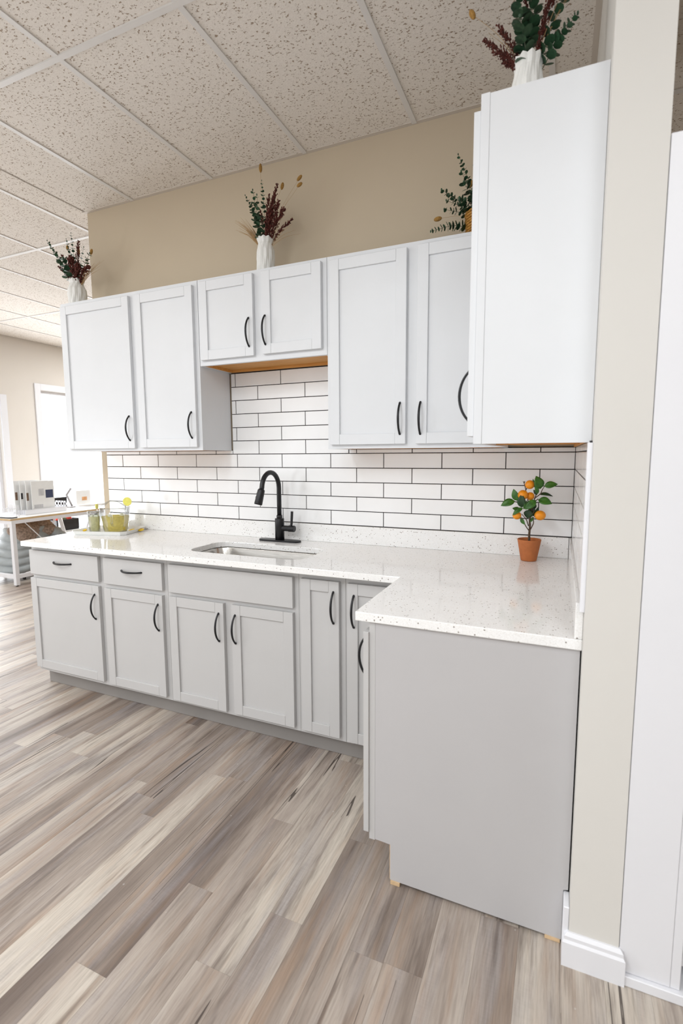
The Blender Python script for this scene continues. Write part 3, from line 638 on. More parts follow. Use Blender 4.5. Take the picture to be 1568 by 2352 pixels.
for (u, v, r, d, sx) in ((897, 265, 77, 0.006, 1.0), (803, 438, 84, 0.016, 1.0), (893, 462, 70, -0.004, 1.0), (722, 788, 72, 0.022, 1.0), (1106, 776, 84, 0.014, 1.08)):
    f = obj('fruit', ball(BM(), (0, 0, 0), r * 0.000272, sx, 1, 0.98, 18, 12), ORANGE, tree, True, loc=T(u, v, d))
tree.children[-3]['label'] = 'deep orange fruit half hidden behind another'

# ---------------------------------------------------------------- tray with lemonade
TR = (-2.748, -0.205, CZ); TA = math.radians(15)
tray = empty('tray', TR, TA, 'white serving tray with flared rim at the left end of the counter', 'tray')
bm = BM(); rings = []
for (lx, ly, z) in ((0.176, 0.124, 0.0004), (0.178, 0.126, 0.001), (0.188, 0.136, 0.022), (0.190, 0.138, 0.0245), (0.186, 0.134, 0.0245), (0.168, 0.116, 0.005)):
    c = 0.03 * lx / 0.198
    pl = [(-lx + c, -ly), (lx - c, -ly), (lx, -ly + c), (lx, ly - c), (lx - c, ly), (-lx + c, ly), (-lx, ly - c), (-lx, -ly + c)]
    rings.append([bm.verts.new((x, y, z)) for x, y in pl])
for a, b in zip(rings, rings[1:]):
    for k in range(8): bm.faces.new((a[k], a[(k + 1) % 8], b[(k + 1) % 8], b[k]))
bm.faces.new(rings[0][::-1]); bm.faces.new(rings[-1]); obj('tray_body', bm, CERAMIC, tray)
TZ = CZ + 0.0055
def glass_vessel(name, loc, label, cat, r0, r1, h, hl, liq, ripple=0.0, spout=0.0, group=None):
    g = empty(name, loc, 0, label, cat, group)
    fn = (lambda r, z, a, i: (r * (1 + ripple * math.sin(a * 9 + z * 90)), z + (spout * max(0, math.cos(a - 2.6)) ** 3 * (z / h) ** 4)))
    n = 9; pr = [(0.001, 0.0)] + [(r0 + (r1 - r0) * (i / n) ** 0.9, h * i / n) for i in range(n + 1)] + [(r1 - 0.0025, h)] + [(r0 - 0.0025 + (r1 - r0) * (i / n) ** 0.9, max(0.006, h * i / n)) for i in range(n, -1, -1)] + [(0.001, 0.006)]
    obj('glass_wall', lathe(BM(), pr, 36, fn=fn), CLEAR, g, True)
    rl = r0 + (r1 - r0) * (hl / h) ** 0.9
    obj('lemonade', lathe(BM(), [(0.0005, 0.0075), (r0 - 0.004, 0.0075), ((r0 + rl) / 2 - 0.0038, hl * 0.45), (rl - 0.004, hl), (0.0005, hl)], 32), liq, g, True)
    for k in range(4):
        a = rnd.uniform(0, 6.28); q = rnd.uniform(0.2, 0.65) * r0
        obj('ice_cube', bevel(box(BM(), -0.010, 0.010, -0.010, 0.010, -0.010, 0.010), 0.002), ICE, g, False, (q * math.cos(a), q * math.sin(a), rnd.uniform(hl - 0.004, hl + 0.003)), (rnd.uniform(0, 3), rnd.uniform(0, 3), rnd.uniform(0, 3)))
    return g
pit = glass_vessel('pitcher', (-2.690, -0.205, TZ), 'clear pitcher of yellow lemonade on the white tray', 'pitcher', 0.070, 0.093, 0.162, 0.104, LEMONADE, 0.012, 0.035)
bm = tube(BM(), bez([(0.050, -0.070, 0.14), (0.078, -0.100, 0.135), (0.076, -0.098, 0.07), (0.044, -0.066, 0.055)], 6), 0.007, 10); obj('handle', bm, CLEAR, pit, True)
glass_vessel('drinking_glass', (-2.872, -0.215, TZ), 'left clear tumbler of pale lemonade on the tray, behind the other tumbler', 'glass', 0.030, 0.037, 0.128, 0.085, PALEADE, 0.02)
glass_vessel('drinking_glass', (-2.812, -0.262, TZ), 'right clear tumbler of pale lemonade on the tray, nearest the pitcher', 'glass', 0.031, 0.040, 0.135, 0.100, PALEADE, 0.02)
def stirrer(name, base, top, r, label, edge=False):
    s = empty(name, base, 0, label, 'stirrer'); b = Vector((0, 0, 0)); t = Vector(top) - Vector(base)
    obj('stick', tube(BM(), [b, t], 0.0016, 6), CLEAR, s)
    nrm = Vector((-0.35, 0.93, 0.0)) if not edge else Vector((0.90, 0.40, 0.05)); rot = nrm.to_track_quat('Z', 'Y').to_matrix().to_4x4()
    bm = BM(); bmesh.ops.create_cone(bm, cap_ends=True, segments=28, radius1=r, radius2=r, depth=0.006, matrix=Matrix.Translation(t + Vector((0, 0, r))) @ rot)
    obj('lemon_disc', bm, LEMON, s)
    return s
stirrer('drink_stirrer', (-2.668, -0.205, TZ + 0.01), (-2.612, -0.175, CZ + 0.175), 0.0275, 'clear stirrer with a round yellow lemon disc sticking out of the pitcher')
stirrer('drink_stirrer', (-2.86, -0.21, TZ + 0.01), (-2.862, -0.195, CZ + 0.147), 0.017, 'clear stirrer with a yellow disc seen edge on above the left tumbler', True)
def slice_(x, y, r, rot, label):
    bm = BM(); bmesh.ops.create_cone(bm, cap_ends=True, segments=20, radius1=r, radius2=r, depth=0.006, matrix=Matrix.Rotation(rot, 4, 'X') @ Matrix.Identity(4))
    o = obj('lemon_slice', bm, LEMOND, None, loc=(x, y, TZ + 0.004 + abs(math.sin(rot)) * r * 0.9)); tag(o, label, 'lemon slice')
slice_(-2.772, -0.135, 0.021, 0.5, 'yellow lemon slice on the tray between the tumblers and the pitcher')
slice_(-2.587, -0.175, 0.020, 0.35, 'yellow lemon slice on the tray just right of the pitcher')
slice_(-2.572, -0.112, 0.019, 0.2, 'yellow lemon slice in the far right corner of the tray')
slice_(-2.905, -0.262, 0.013, 0.3, 'small lemon slice left of the tumblers on the tray')

# ---------------------------------------------------------------- vases and dried bouquets
def vase(loc, rr, rb, h, label, neck=0.82):
    v = empty('vase', loc, 0, label, 'vase'); n = 40
    def fn(r, z, a, i):
        t = z / h; k = 10
        tri = abs(((a * k / (2 * PI) + (0.5 if 0.35 < t < 0.8 else 0.0)) % 1.0) - 0.5) * 2
        return r * (0.93 + 0.10 * tri), z + (0.006 * (tri - 0.5) if t > 0.9 else 0)
    pr = [(0.001, 0.001), (rb * 0.86, 0.001), (rb * 0.9, 0.004), (rb, h * 0.22), (rb * 1.02, h * 0.5), (rb * 0.98, h * 0.68), (rr * neck, h * 0.87), (rr, h * 0.955), (rr * 0.97, h), (rr * 0.86, h), (rr * 0.7, h * 0.87), (rr * 0.7, h * 0.6), (0.001, h * 0.6)]
    obj('vase_body', lathe(BM(), pr, n, fn=fn), CERAMIC, v)
    return v
def euc(parent, pts, s0, s1, npair, mat, split=False, seed=0):
    r = random.Random(seed); P = bez(pts, 8); st_ = obj('eucalyptus_stem', tube(BM(), P, [0.0016 * (1 - 0.6 * i / len(P)) for i in range(len(P))], 5), STEMG, parent, True)
    bm = BM()
    def disc(bm, c, ax, nrm, rad):
        ax = ax.normalized(); nrm = (nrm - ax * nrm.dot(ax)).normalized(); sd = ax.cross(nrm); ctr = bm.verts.new(c + ax * rad * 0.95 + nrm * rad * 0.14); ring = []
        for k in range(9):
            a = 2 * PI * k / 9; ring.append(bm.verts.new(c + ax * rad * (0.95 - math.cos(a)) * 1.0 + sd * rad * math.sin(a) * 0.95))
        for k in range(9): bm.faces.new((ctr, ring[k], ring[(k + 1) % 9]))
    for i in range(npair):
        t = 0.24 + 0.76 * (i + 0.5) / npair; k = min(len(P) - 2, int(t * (len(P) - 1))); c = P[k]; d = (P[k + 1] - P[k]).normalized()
        a0 = i * 1.571 + r.uniform(-0.3, 0.3); u = d.orthogonal().normalized(); w = d.cross(u); sz = (s0 + (s1 - s0) * t) * (1.12 if split else 1.22)
        for q in (0, PI):
            ra = (u * math.cos(a0 + q) + w * math.sin(a0 + q)); ax = (ra + d * r.uniform(0.25, 0.7)).normalized()
            if split:
                b2 = BM(); disc(b2, Vector((0, 0, 0)), ax, d + ra * -0.2, sz * r.uniform(0.85, 1.1)); obj('leaf', b2, mat if r.random() < 0.7 else EUC2, st_, True, loc=c)
            else: disc(bm, c, ax, d + ra * -0.2, sz * r.uniform(0.85, 1.1))
    ball(bm, P[-1], s1 * 0.8, 0.7, 0.7, 1.3, 6, 5)
    o = obj('leaves', bm, mat, st_, True); o['kind'] = 'stuff'
    return st_
def plume(parent, pts, wid, n, mat=RUST, seed=0, t0=0.25):
    r = random.Random(seed); P = bez(pts, 8); st_ = obj('plume_stem', tube(BM(), P, 0.0013, 5), mat, parent, True); bm = BM()
    for i in range(n):
        t = t0 + (1 - t0) * i / n; k = min(len(P) - 2, int(t * (len(P) - 1))); c = P[k].lerp(P[k + 1], r.random()); d = (P[k + 1] - P[k]).normalized(); u = d.orthogonal().normalized(); w = d.cross(u)
        a = r.uniform(0, 6.28); env = wid * (0.25 + 0.75 * math.sin(PI * min(1, (1 - (t - t0) / (1 - t0)) * 0.85 + 0.05)))
        ra = u * math.cos(a) + w * math.sin(a); tip = c + ra * env * r.uniform(0.5, 1.0) + d * env * r.uniform(0.8, 1.6)
        tube(bm, [c, tip], [0.0006, 0.0004], 3, False)
        for q in (0.45, 0.7, 1.0): ball(bm, c.lerp(tip, q) + Vector((r.uniform(-1, 1), r.uniform(-1, 1), r.uniform(-1, 1))) * 0.001, wid * r.uniform(0.11, 0.19), 1, 1, 1.5, 5, 4)
    o = obj('plume_seeds', bm, mat, st_); o['kind'] = 'stuff'
    return st_
def grass(parent, base, tips, mat=TAN, name='dried_grass'):
    bm = BM(); base = Vector(base)
    for t in tips:
        t = Vector(t); mid = base.lerp(t, 0.5) + Vector((0, 0, 0.018)); tube(bm, bez([base, mid, t], 5), [0.0011] * 6 + [0.0008, 0.0007, 0.0006, 0.0005, 0.0004], 4)
    return obj(name, bm, mat, parent)
def bunny(parent, base, tip, ln, r_, horizontal=None):
    base = Vector(base); tip = Vector(tip); b = obj('bunny_tail_stem', tube(BM(), bez([base, base.lerp(tip, 0.5) + Vector((0, -0.012, 0.01)), tip], 6), 0.0006, 4), TAN, parent, True)
    d = Vector(horizontal) if horizontal else (tip - base); rot = d.to_track_quat('Z', 'Y').to_matrix()
    obj('bunny_tail', ball(BM(), tip, r_, 1, 1, ln / 2 / r_, 12, 10, rot), BUNNY, b, True)
def bouquet(loc, label): return empty('dried_bouquet', loc, 0, label, 'bouquet')

# centre vase: local origin at the rim centre, k metres per photo pixel
vase((-1.556, -0.150, ZT + 0.0005), 0.045, 0.048, 0.202, 'white faceted vase on the short cabinet above the sink alcove')
bq = bouquet((-1.556, -0.150, ZT + 0.150), 'dried bouquet of eucalyptus and rust plumes above the sink alcove, before the beige wall')
k = 0.00231
def Q(px, py, d=0.0, c=(609, 550)): return Vector(((px - c[0]) * k / 0.93 - d * 0.62 * 0, -d, 0.052 + (c[1] - py) * k))
def fan(Q, tip, bend=0.0, d=0.0, c0=(0, 0)): 
    t = Q(tip[0], tip[1], d); b = Vector((t.x * 0.10, t.y * 0.2, -0.02)); mid = b.lerp(t, 0.5) + Vector((t.x * -0.06 + bend, 0, 0.02)); return [b, mid, t]
for i, (tip, bend, d, s0, s1, n, mt) in enumerate((((569, 453), 0.006, 0.03, 0.013, 0.004, 14, EUC), ((575, 433), -0.012, -0.02, 0.014, 0.006, 9, EUC), ((608, 428), 0.006, 0.02, 0.015, 0.0035, 15, EUC), ((603, 463), -0.01, 0.05, 0.014, 0.006, 9, EUC2), ((590, 478), -0.01, 0.05, 0.016, 0.007, 9, EUC))): euc(bq, fan(Q, tip, bend, d), s0, s1, n, mt, False, i)
for i, (tip, w, d) in enumerate((((640, 442), 0.016, 0.0), ((625, 463), 0.014, 0.02), ((643, 466), 0.016, 0.04), ((660, 499), 0.020, 0.02), ((676, 520), 0.014, 0.0), ((596, 484), 0.012, -0.01), ((619, 471), 0.012, -0.03), ((650, 485), 0.018, 0.03), ((632, 500), 0.022, 0.04))): plume(bq, fan(Q, tip, 0, d), w, 74, RUST, 20 + i)
grass(bq, (-0.02, 0, 0), [Q(x, y, d) for x, y, d in [(533, 496, 0), (541, 500, 0.02), (548, 503, -0.02), (537, 519, 0.01), (552, 527, 0.03), (545, 510, 0), (558, 505, 0.01), (540, 512, -0.01)] + [(rnd.uniform(538, 570), rnd.uniform(494, 528), rnd.uniform(-0.03, 0.03)) for _ in range(22)]])
grass(bq, (0.02, 0, 0), [Q(x, y, d) for x, y, d in ((694, 554, 0.0), (685, 546, 0.01), (664, 468, -0.02), (668, 492, 0.0), (680, 535, 0.02))])
for tip, hv, ln in (((596, 391), (0, 0, 1), 0.046), ((648, 441), (0.3, 0, 1), 0.036), ((689, 433), (0.8, 0, 0.6), 0.036), ((689, 447), (0.9, 0, 0.4), 0.034)): bunny(bq, (0, 0, 0.02), Q(*tip, -0.02), ln, 0.0085, hv)
# left vase
vase((-2.965, -0.155, ZT + 0.0005), 0.048, 0.055, 0.182, 'white faceted vase on the far left wall cabinet')
bq = bouquet((-2.965, -0.155, ZT + 0.130), 'dried bouquet of eucalyptus and red plumes in the far left vase')
k = 0.0028
Q = lambda px, py, d=0.0: Vector(((px - 177) * k / 0.93, -d, 0.052 + (644 - py) * k))
for i, (tip, bend, d, s0, s1, n, mt) in enumerate((((104, 547), -0.01, 0.02, 0.016, 0.005, 13, EUC), ((154, 550), 0.0, 0.0, 0.014, 0.004, 12, EUC), ((181, 546), 0.006, 0.03, 0.016, 0.004, 13, EUC), ((204, 576), 0.0, 0.0, 0.015, 0.005, 9, EUC), ((228, 596), 0.0, 0.02, 0.015, 0.007, 9, EUC), ((162, 600), 0.0, 0.05, 0.02, 0.012, 7, EUC))): euc(bq, fan(Q, tip, bend, d), s0, s1, n, mt, False, 40 + i)
for i, (tip, w, d) in enumerate((((127, 607), 0.014, 0.0), ((150, 588), 0.014, 0.03), ((202, 568), 0.016, 0.03), ((222, 624), 0.022, 0.02), ((185, 603), 0.026, 0.05), ((141, 612), 0.014, -0.01), ((200, 622), 0.024, 0.04))): plume(bq, fan(Q, tip, 0, d), w, 74, RUST, 60 + i)
grass(bq, (0.02, 0, 0), [Q(x, y, d) for x, y, d in [(259, 613, 0.0), (250, 622, 0.02), (241, 610, -0.02), (247, 630, 0.0), (240, 618, 0.02)] + [(rnd.uniform(215, 248), rnd.uniform(606, 632), rnd.uniform(-0.03, 0.03)) for _ in range(16)]])
for tip, hv, ln in (((225, 590), (0.4, 0, 1), 0.036), ((188, 583), (0.1, 0, 1), 0.04), ((156, 570), (0, 0, 1), 0.032)): bunny(bq, (0, 0, 0.02), Q(*tip, 0.0), ln, 0.0085, hv)
# right vase, nearest, on the right wall cabinet
vase((-0.208, -0.850, ZT + 0.0005), 0.042, 0.046, 0.222, 'white faceted vase on top of the right wall cabinet', 0.90)
bq = bouquet((-0.205, -0.850, ZT + 0.165), 'tall bouquet of dark round eucalyptus and rust plumes on the right wall cabinet')
k = 0.00129
Q = lambda px, py, d=0.0: Vector(((px - 1213) * k / 0.93, -d, 0.052 + (140 - py) * k))
for i, (tip, bend, d, s0, s1, n, mt) in enumerate((((1180, -60), -0.006, 0.03, 0.0165, 0.012, 14, EUC), ((1206, -80), 0.006, 0.035, 0.0165, 0.012, 14, EUC), ((1225, -50), 0.0, 0.0, 0.0165, 0.012, 12, EUC), ((1304, 70), 0.012, 0.0, 0.0175, 0.006, 13, EUC), ((1296, -30), 0.006, -0.01, 0.0165, 0.01, 11, EUC), ((1195, 60), 0.0, 0.05, 0.018, 0.014, 7, EUC2))): euc(bq, fan(Q, tip, bend, d), s0, s1, n, mt, True, 80 + i)
for i, (tip, w, d) in enumerate((((1117, 64), 0.013, 0.0), ((1149, 57), 0.013, 0.02), ((1142, 108), 0.012, 0.02), ((1274, -30), 0.015, 0.01), ((1202, -10), 0.012, 0.0), ((1262, 10), 0.012, 0.03), ((1160, 125), 0.012, 0.0))): plume(bq, fan(Q, tip, 0, d), w, 70, RUST, 100 + i)
grass(bq, (0, 0, 0), [Q(x, y, d) for x, y, d in ((1127, 52, 0.0), (1300, 0, 0.0), (1292, 20, 0.0), (1285, 5, 0.02), (1216, 15, 0))])
bunny(bq, (0, 0, 0.02), Q(1093, 12, 0.02), 0.032, 0.0085, (-0.5, 0, 1))
# wicker basket planter half hidden behind the right wall cabinet
BK = (-0.432, -0.150, ZT + 0.0005); bsk = empty('wicker_basket', BK, 0, 'golden wicker basket planter on the cabinet beside the right wall cabinet', 'basket')
bm = BM(); lathe(bm, [(0.001, 0.001), (0.062, 0.001), (0.067, 0.02), (0.074, 0.12), (0.070, 0.122), (0.062, 0.03), (0.001, 0.03)], 28); obj('basket_liner', bm, WICKER, bsk, True)
bm = BM()
for i in range(11):
    z = 0.007 + i * 0.0112; rr = 0.0655 + 0.0085 * z / 0.12
    pts = [(rr * math.cos(a) * (1 + 0.02 * math.sin(14 * a + i * PI)), rr * math.sin(a) * (1 + 0.02 * math.sin(14 * a + i * PI)), z + 0.001 * math.sin(14 * a)) for a in [2 * PI * q / 56 for q in range(57)]]
    tube(bm, pts, 0.0056, 5, False)
obj('weave', bm, WICKER, bsk, True)
bq = bouquet((BK[0], BK[1], BK[2] + 0.075), 'spreading eucalyptus sprigs in the golden wicker basket')
k = 0.00193
Q = lambda px, py, d=0.0: Vector(((px - 1106) * k / 0.93, -d, 0.052 + (497 - py) * k))
for i, (tip, bend, d, s0, s1, n, mt) in enumerate((((1049, 354), 0, -0.02, 0.012, 0.005, 15, EUC), ((1060, 404), 0, 0.02, 0.014, 0.007, 9, EUC), ((1016, 429), 0, 0.0, 0.014, 0.007, 11, EUC), ((1034, 451), 0, 0.03, 0.011, 0.006, 9, EUC2), ((1032, 467), 0, 0.05, 0.011, 0.006, 9, EUC2), ((1025, 479), 0, 0.02, 0.011, 0.007, 9, EUC), ((998, 527), -0.01, 0.04, 0.017, 0.006, 13, EUC), ((1090, 380), 0, 0, 0.014, 0.008, 10, EUC), ((1130, 400), 0, 0.0, 0.014, 0.008, 10, EUC), ((1160, 460), 0, 0.02, 0.014, 0.008, 10, EUC), ((1070, 440), 0, 0.06, 0.017, 0.011, 7, EUC), ((1062, 475), 0, 0.07, 0.018, 0.012, 6, EUC))): euc(bq, fan(Q, tip, bend, d), s0, s1, n, mt, False, 120 + i)
bunny(bq, (0, 0, 0.02), Q(1009, 493, 0.0), 0.038, 0.010, (1, 0, 0.08)); bunny(bq, (0, 0, 0.02), Q(1080, 430, 0.0), 0.03, 0.0085, (0.5, 0, 1))

# ---------------------------------------------------------------- desk area in the far left room
WMET = plain('white_powder_metal', (0.82, 0.82, 0.85, 1), 0.4, vary=0.01); OAK = plain('light_oak_edge', srgb(206, 176, 132), 0.5, vary=0.1, nscale=30); WTOP = plain('white_laminate', (0.80, 0.79, 0.77, 1), 0.35, vary=0.01)
PAPER = plain('white_paper', (0.82, 0.82, 0.81, 1), 0.6, vary=0.02, nscale=15); INK = plain('black_plastic', (0.02, 0.018, 0.02, 1), 0.45, vary=0.2); GREYP = plain('grey_aluminium', (0.30, 0.28, 0.28, 1), 0.4, 0.3, vary=0.1)
DX, DY, DZ = -5.45, 0.915, 0.745
dk = empty('desk', (DX, DY, 0), 0, 'white metal frame desk with oak edged white top at the far left', 'desk')
bm = box(BM(), -0.66, 0.02, -0.02, 1.22, DZ - 0.022, DZ - 0.004); obj('tabletop_edge', bm, OAK, dk); bbox('tabletop', -0.657, 0.017, -0.017, 1.217, DZ - 0.004, DZ, WTOP, dk)
for x in (-0.62, 0.0): bbox('leg', x - 0.022, x + 0.022, -0.022 + 0.01, 0.032, 0.012, DZ - 0.06, WMET, dk, 0.003); bm = lathe(BM(), [(0.001, 0.0), (0.014, 0.0), (0.014, 0.012), (0.001, 0.012)], 12, (x, 0.01, 0)); obj('foot', bm, INK, dk)
bbox('apron', -0.62, 0.022, -0.012, 0.03, DZ - 0.06, DZ - 0.022, WMET, dk); bbox('apron', -0.02, 0.02, 0.03, 1.18, DZ - 0.06, DZ - 0.022, WMET, dk); bbox('stretcher', -0.6, -0.022, -0.01, 0.03, 0.085, 0.125, WMET, dk); bbox('stretcher', -0.02, 0.02, 0.032, 1.18, 0.085, 0.125, WMET, dk); bbox('apron', -0.64, -0.60, 0.03, 1.18, DZ - 0.06, DZ - 0.022, WMET, dk)
for x in (-0.02, -0.6): obj('brace_rod', tube(BM(), [(x, 0.16, DZ - 0.06), (x, 0.66, 0.13)], 0.005, 6), WMET, dk)
obj('brace_rod', tube(BM(), [(-0.02, 1.16, DZ - 0.06), (-0.02, 0.62, 0.13)], 0.005, 6), WMET, dk)
for x in (-0.62, 0.0): obj('leg', tube(BM(), [(x, 1.02, DZ - 0.06), (x, 1.19, 0.01)], 0.028, 4), WMET, dk); obj('leg', tube(BM(), [(x, 1.0, DZ - 0.06), (x, 0.86, 0.35)], 0.014, 4), WMET, dk)
# brochures standing in a white rack
rk = empty('file_rack', (-5.70, 1.44, DZ), 0, 'white perforated file rack holding booklets on the desk', 'rack')
bm = BM(); box(bm, -0.1, 0.1, -0.26, 0.26, 0.001, 0.006); 
for q in range(6): box(bm, -0.1 + q * 0.04, -0.096 + q * 0.04, -0.26, 0.26, 0.006, 0.055)
obj('rack_body', bm, WMET, rk)
bm = BM()
for zz in (0.006, 0.05, 0.1): box(bm, -0.1, 0.1, 0.26, 0.266, zz, zz + 0.018)
for xx in (-0.1, -0.05, 0.0, 0.05, 0.088): box(bm, xx, xx + 0.012, 0.26, 0.266, 0.024, 0.118)
obj('perforated_side', bm, WMET, rk)
NAVY = plain('navy_print', srgb(62, 70, 96), 0.5, vary=0.1); BROWNP = plain('brown_print', srgb(120, 96, 78), 0.5, vary=0.3); GPRINT = plain('pale_grey_print', srgb(196, 196, 198), 0.5, vary=0.1)
for i, (x, y0, y1, zt, lab, pr) in enumerate(((-5.625, 1.285, 1.565, 1.115, 'front white booklet with a navy picture in the file rack', ((0.17, 0.265, 0.17, 0.265, NAVY), (0.085, 0.15, 0.20, 0.28, GPRINT), (0.02, 0.13, 0.06, 0.10, GPRINT))), (-5.665, 1.245, 1.525, 1.118, 'second white booklet in the file rack, pale brown picture', ((0.005, 0.03, 0.15, 0.24, BROWNP),)), (-5.705, 1.205, 1.485, 1.12, 'third white booklet in the file rack, dark brown picture', ((0.008, 0.03, 0.17, 0.24, INK),)), (-5.745, 1.165, 1.445, 1.125, 'rearmost white booklet in the file rack, with a brown picture', ((0.008, 0.035, 0.16, 0.25, BROWNP),)))):
    b = tag(empty('booklet', (x, y0, DZ + 0.0065), 0), lab, 'booklet', 'booklets in the file rack'); obj('cover', box(BM(), -0.004, 0.004, 0, y1 - y0, 0.0, zt - DZ), PAPER, b)
    for (a, c, d, e, mt) in pr: bbox('picture', 0.0042, 0.0048, a, c, d, e, mt, b)
wb = empty('wire_basket', (-5.62, 1.03, DZ), 0, 'small white wire basket on the desk left of the file rack', 'basket'); bm = BM()
for q in range(8): box(bm, -0.06, -0.056, -0.055 + q * 0.015, -0.051 + q * 0.015, 0.004, 0.13 if q > 3 else 0.09); box(bm, 0.056, 0.06, -0.055 + q * 0.015, -0.051 + q * 0.015, 0.004, 0.13 if q > 3 else 0.09)
box(bm, -0.06, 0.06, -0.058, 0.06, 0.001, 0.006)
for zz in (0.045, 0.088): box(bm, 0.055, 0.062, -0.058, 0.06, zz, zz + 0.006); box(bm, -0.062, -0.055, -0.058, 0.06, zz, zz + 0.006)
obj('wires', bm, WMET, wb)
tag(obj('folder', bevel(box(BM(), -0.20, 0.09, -0.06, 0.03, 0, 0.010), 0.002), INK, None, loc=(-5.55, 0.965, DZ + 0.0005), rot=(0, 0, 0.0)), 'black folder lying at the near edge of the desk', 'folder')
tag(obj('paper_sheet', bevel(box(BM(), -0.11, 0.10, -0.05, 0.02, 0, 0.004), 0.001), PAPER, None, loc=(-5.55, 0.968, DZ + 0.011), rot=(0.0, 0, 0.1)), 'curled white paper sheet on the black folder', 'paper')
# reading lamp and laptop further back on the desk
lp = empty('desk_lamp', (-5.90, 2.0, DZ), 0, 'grey folding desk lamp at the back of the desk', 'lamp')
bm = BM(); box(bm, -0.05, 0.05, -0.05, 0.03, 0.0005, 0.016); obj('lamp_base', bevel(bm, 0.003), GREYP, lp)
bm = tube(BM(), [(0, 0.015, 0.016), (0, -0.055, 0.165)], 0.016, 4); obj('lower_arm', bm, GREYP, lp); bm = tube(BM(), [(0, -0.06, 0.160), (0, 0.012, 0.245)], 0.014, 4); obj('lamp_head', bm, GREYP, lp)
lt = empty('laptop', (-6.09, 1.96, DZ), 0, 'open dark laptop beside the grey desk lamp', 'laptop')
bbox('screen', -0.006, 0.0, -0.13, 0.13, 0.012, 0.125, INK, lt); bbox('keyboard_base', 0.0, 0.10, -0.13, 0.13, 0.0005, 0.012, GREYP, lt)
# second white table with a card, further back by the window
t2 = empty('side_table', (-6.34, 2.72, 0), 0, 'white side table with a lower shelf behind the desk by the bright window', 'table')
bbox('tabletop', -0.21, 0.21, -0.72, 0.73, 0.70, 0.73, WTOP, t2); bbox('lower_shelf', -0.19, 0.19, -0.70, 0.71, 0.385, 0.40, WTOP, t2)
for x in (-0.19, 0.19):
    for y in (-0.70, 0.71): bbox('leg', x - 0.018, x + 0.018, y - 0.018, y + 0.018, 0.001, 0.70, WMET, t2)
cd = empty('picture_card', (-6.2, 2.43, 0.7305), 0, 'white card with a small orange picture on the side table', 'card'); bbox('card_sheet', -0.003, 0.003, -0.11, 0.12, 0.0, 0.20, PAPER, cd)
bbox('picture', 0.0032, 0.004, -0.02, 0.06, 0.06, 0.11, plain('orange_print', srgb(226, 170, 120), 0.6, vary=0.2), cd)
# box of odds and ends under the desk
cb = empty('storage_box', (-6.34, 2.19, 0.4005), 0, 'black storage box with red and green things on the lower shelf behind the desk', 'box')
bm = BM(); box(bm, -0.12, 0.12, -0.17, 0.17, 0.0, 0.012); box(bm, -0.12, 0.12, -0.17, -0.16, 0.012, 0.15); box(bm, -0.12, 0.12, 0.16, 0.17, 0.012, 0.15); box(bm, -0.12, -0.11, -0.16, 0.16, 0.012, 0.15); box(bm, 0.11, 0.12, -0.16, 0.16, 0.012, 0.15); obj('box_body', bevel(bm, 0.004), INK, cb)
bm = BM(); ball(bm, (0.04, -0.09, 0.15), 0.05, 1, 1.3, 0.7); ball(bm, (0.05, 0.06, 0.15), 0.045, 1, 1, 0.8); obj('red_contents', bm, plain('red_plastic', srgb(220, 70, 50), 0.5, vary=0.1), cb, True)
bm = BM(); ball(bm, (0.03, 0.0, 0.135), 0.05, 1, 1.2, 0.7); ball(bm, (-0.04, 0.1, 0.14), 0.05); obj('green_contents', bm, plain('green_cloth', srgb(96, 110, 76), 0.7, vary=0.2), cb, True)
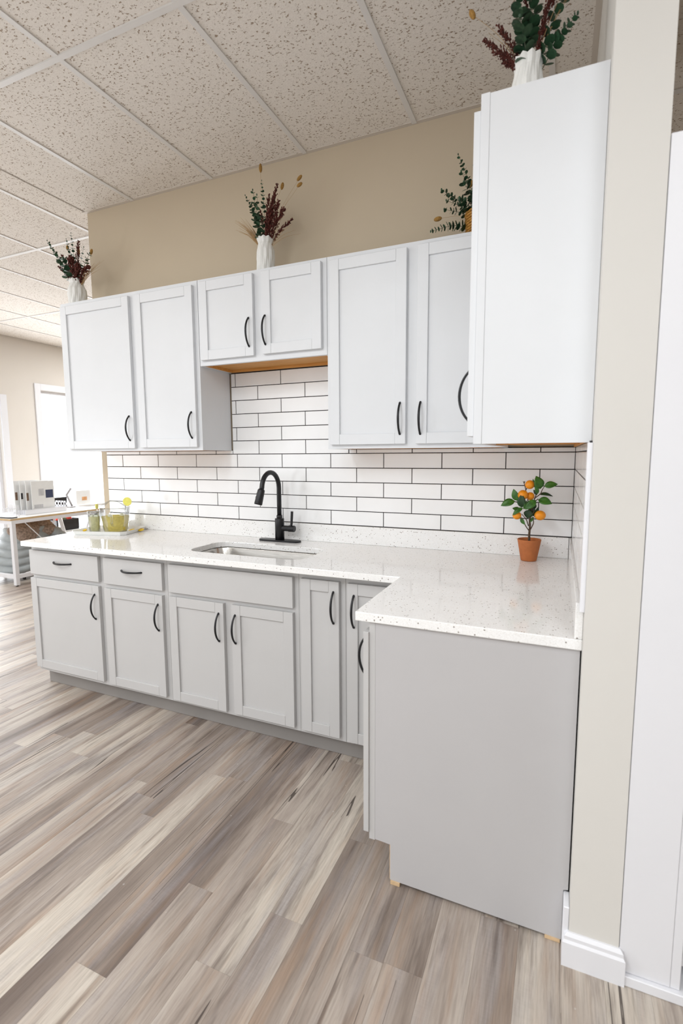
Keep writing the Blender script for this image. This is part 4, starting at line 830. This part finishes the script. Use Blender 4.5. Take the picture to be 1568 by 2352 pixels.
# chair under the desk with a quilted coat thrown over it
ch = empty('office_chair', (-5.86, 1.34, 0), 0, 'black legged chair under the far desk, covered by a grey coat', 'chair')
bbox('seat', -0.2, 0.2, -0.2, 0.2, 0.36, 0.39, INK, ch, 0.01)
for x in (-0.17, 0.17):
    for y in (-0.17, 0.17): bbox('leg', x - 0.012, x + 0.012, y - 0.012, y + 0.012, 0.001, 0.36, INK, ch)
bbox('foot_rail', -0.182, 0.182, 0.158, 0.182, 0.04, 0.06, INK, ch); bbox('foot_rail', 0.158, 0.182, -0.158, 0.158, 0.04, 0.06, INK, ch)
COAT = plain('grey_quilted_nylon', srgb(160, 166, 168), 0.55, vary=0.08, nscale=14, bump=0.3); FUR = plain('brown_faux_fur', srgb(158, 138, 124), 0.95, vary=0.45, nscale=45, bump=1.0)
ct = empty('quilted_coat', (-5.82, 1.32, 0), 0, 'grey quilted coat with brown fur hood hanging over the chair under the desk', 'coat')
bm = BM(); prof_z = [0.10 + 0.0142 * q for q in range(35)]
rings = []
for i, z in enumerate(prof_z):
    puff = 0.93 + 0.10 * abs(math.sin(PI * (z - 0.10) / 0.085)) ** 0.6; t = (z - 0.1) / 0.48; sx = (0.25 - 0.06 * t) * puff; sy = (0.33 - 0.12 * t ** 1.5) * puff
    rings.append([bm.verts.new((sx * math.copysign(abs(math.cos(a)) ** 0.7, math.cos(a)), sy * math.copysign(abs(math.sin(a)) ** 0.8, math.sin(a)) - 0.05 * (1 - t), z + 0.012 * math.sin(3 * a + 1))) for a in [2 * PI * q / 32 for q in range(32)]])
for a, b in zip(rings, rings[1:]):
    for q in range(32): bm.faces.new((a[q], a[(q + 1) % 32], b[(q + 1) % 32], b[q]))
bm.faces.new(rings[-1]); obj('coat_body', bm, COAT, ct, True)
bm = BM()
for (x, y, z, r, sx, sy, sz) in ((0.10, -0.08, 0.565, 0.12, 1.0, 1.6, 0.75), (0.09, 0.12, 0.60, 0.10, 0.9, 1.4, 0.6), (0.0, 0.02, 0.62, 0.11, 1.2, 1.6, 0.5), (0.18, -0.10, 0.51, 0.08, 0.6, 1.6, 1.1), (0.15, 0.16, 0.54, 0.09, 0.7, 1.2, 0.8)): ball(bm, (x, y, z), r, sx, sy, sz, 20, 14)
for v in bm.verts: v.co += Vector((rnd.uniform(-1, 1), rnd.uniform(-1, 1), rnd.uniform(-1, 1))) * 0.006
obj('fur_hood', bm, FUR, ct, True)
bm = tube(BM(), bez([(0.1, 0.18, 0.56), (0.19, 0.27, 0.47), (0.22, 0.31, 0.36), (0.22, 0.31, 0.22)], 6), [0.06 + 0.008 * (i % 3) for i in range(19)], 14); obj('sleeve', bm, COAT, ct, True)
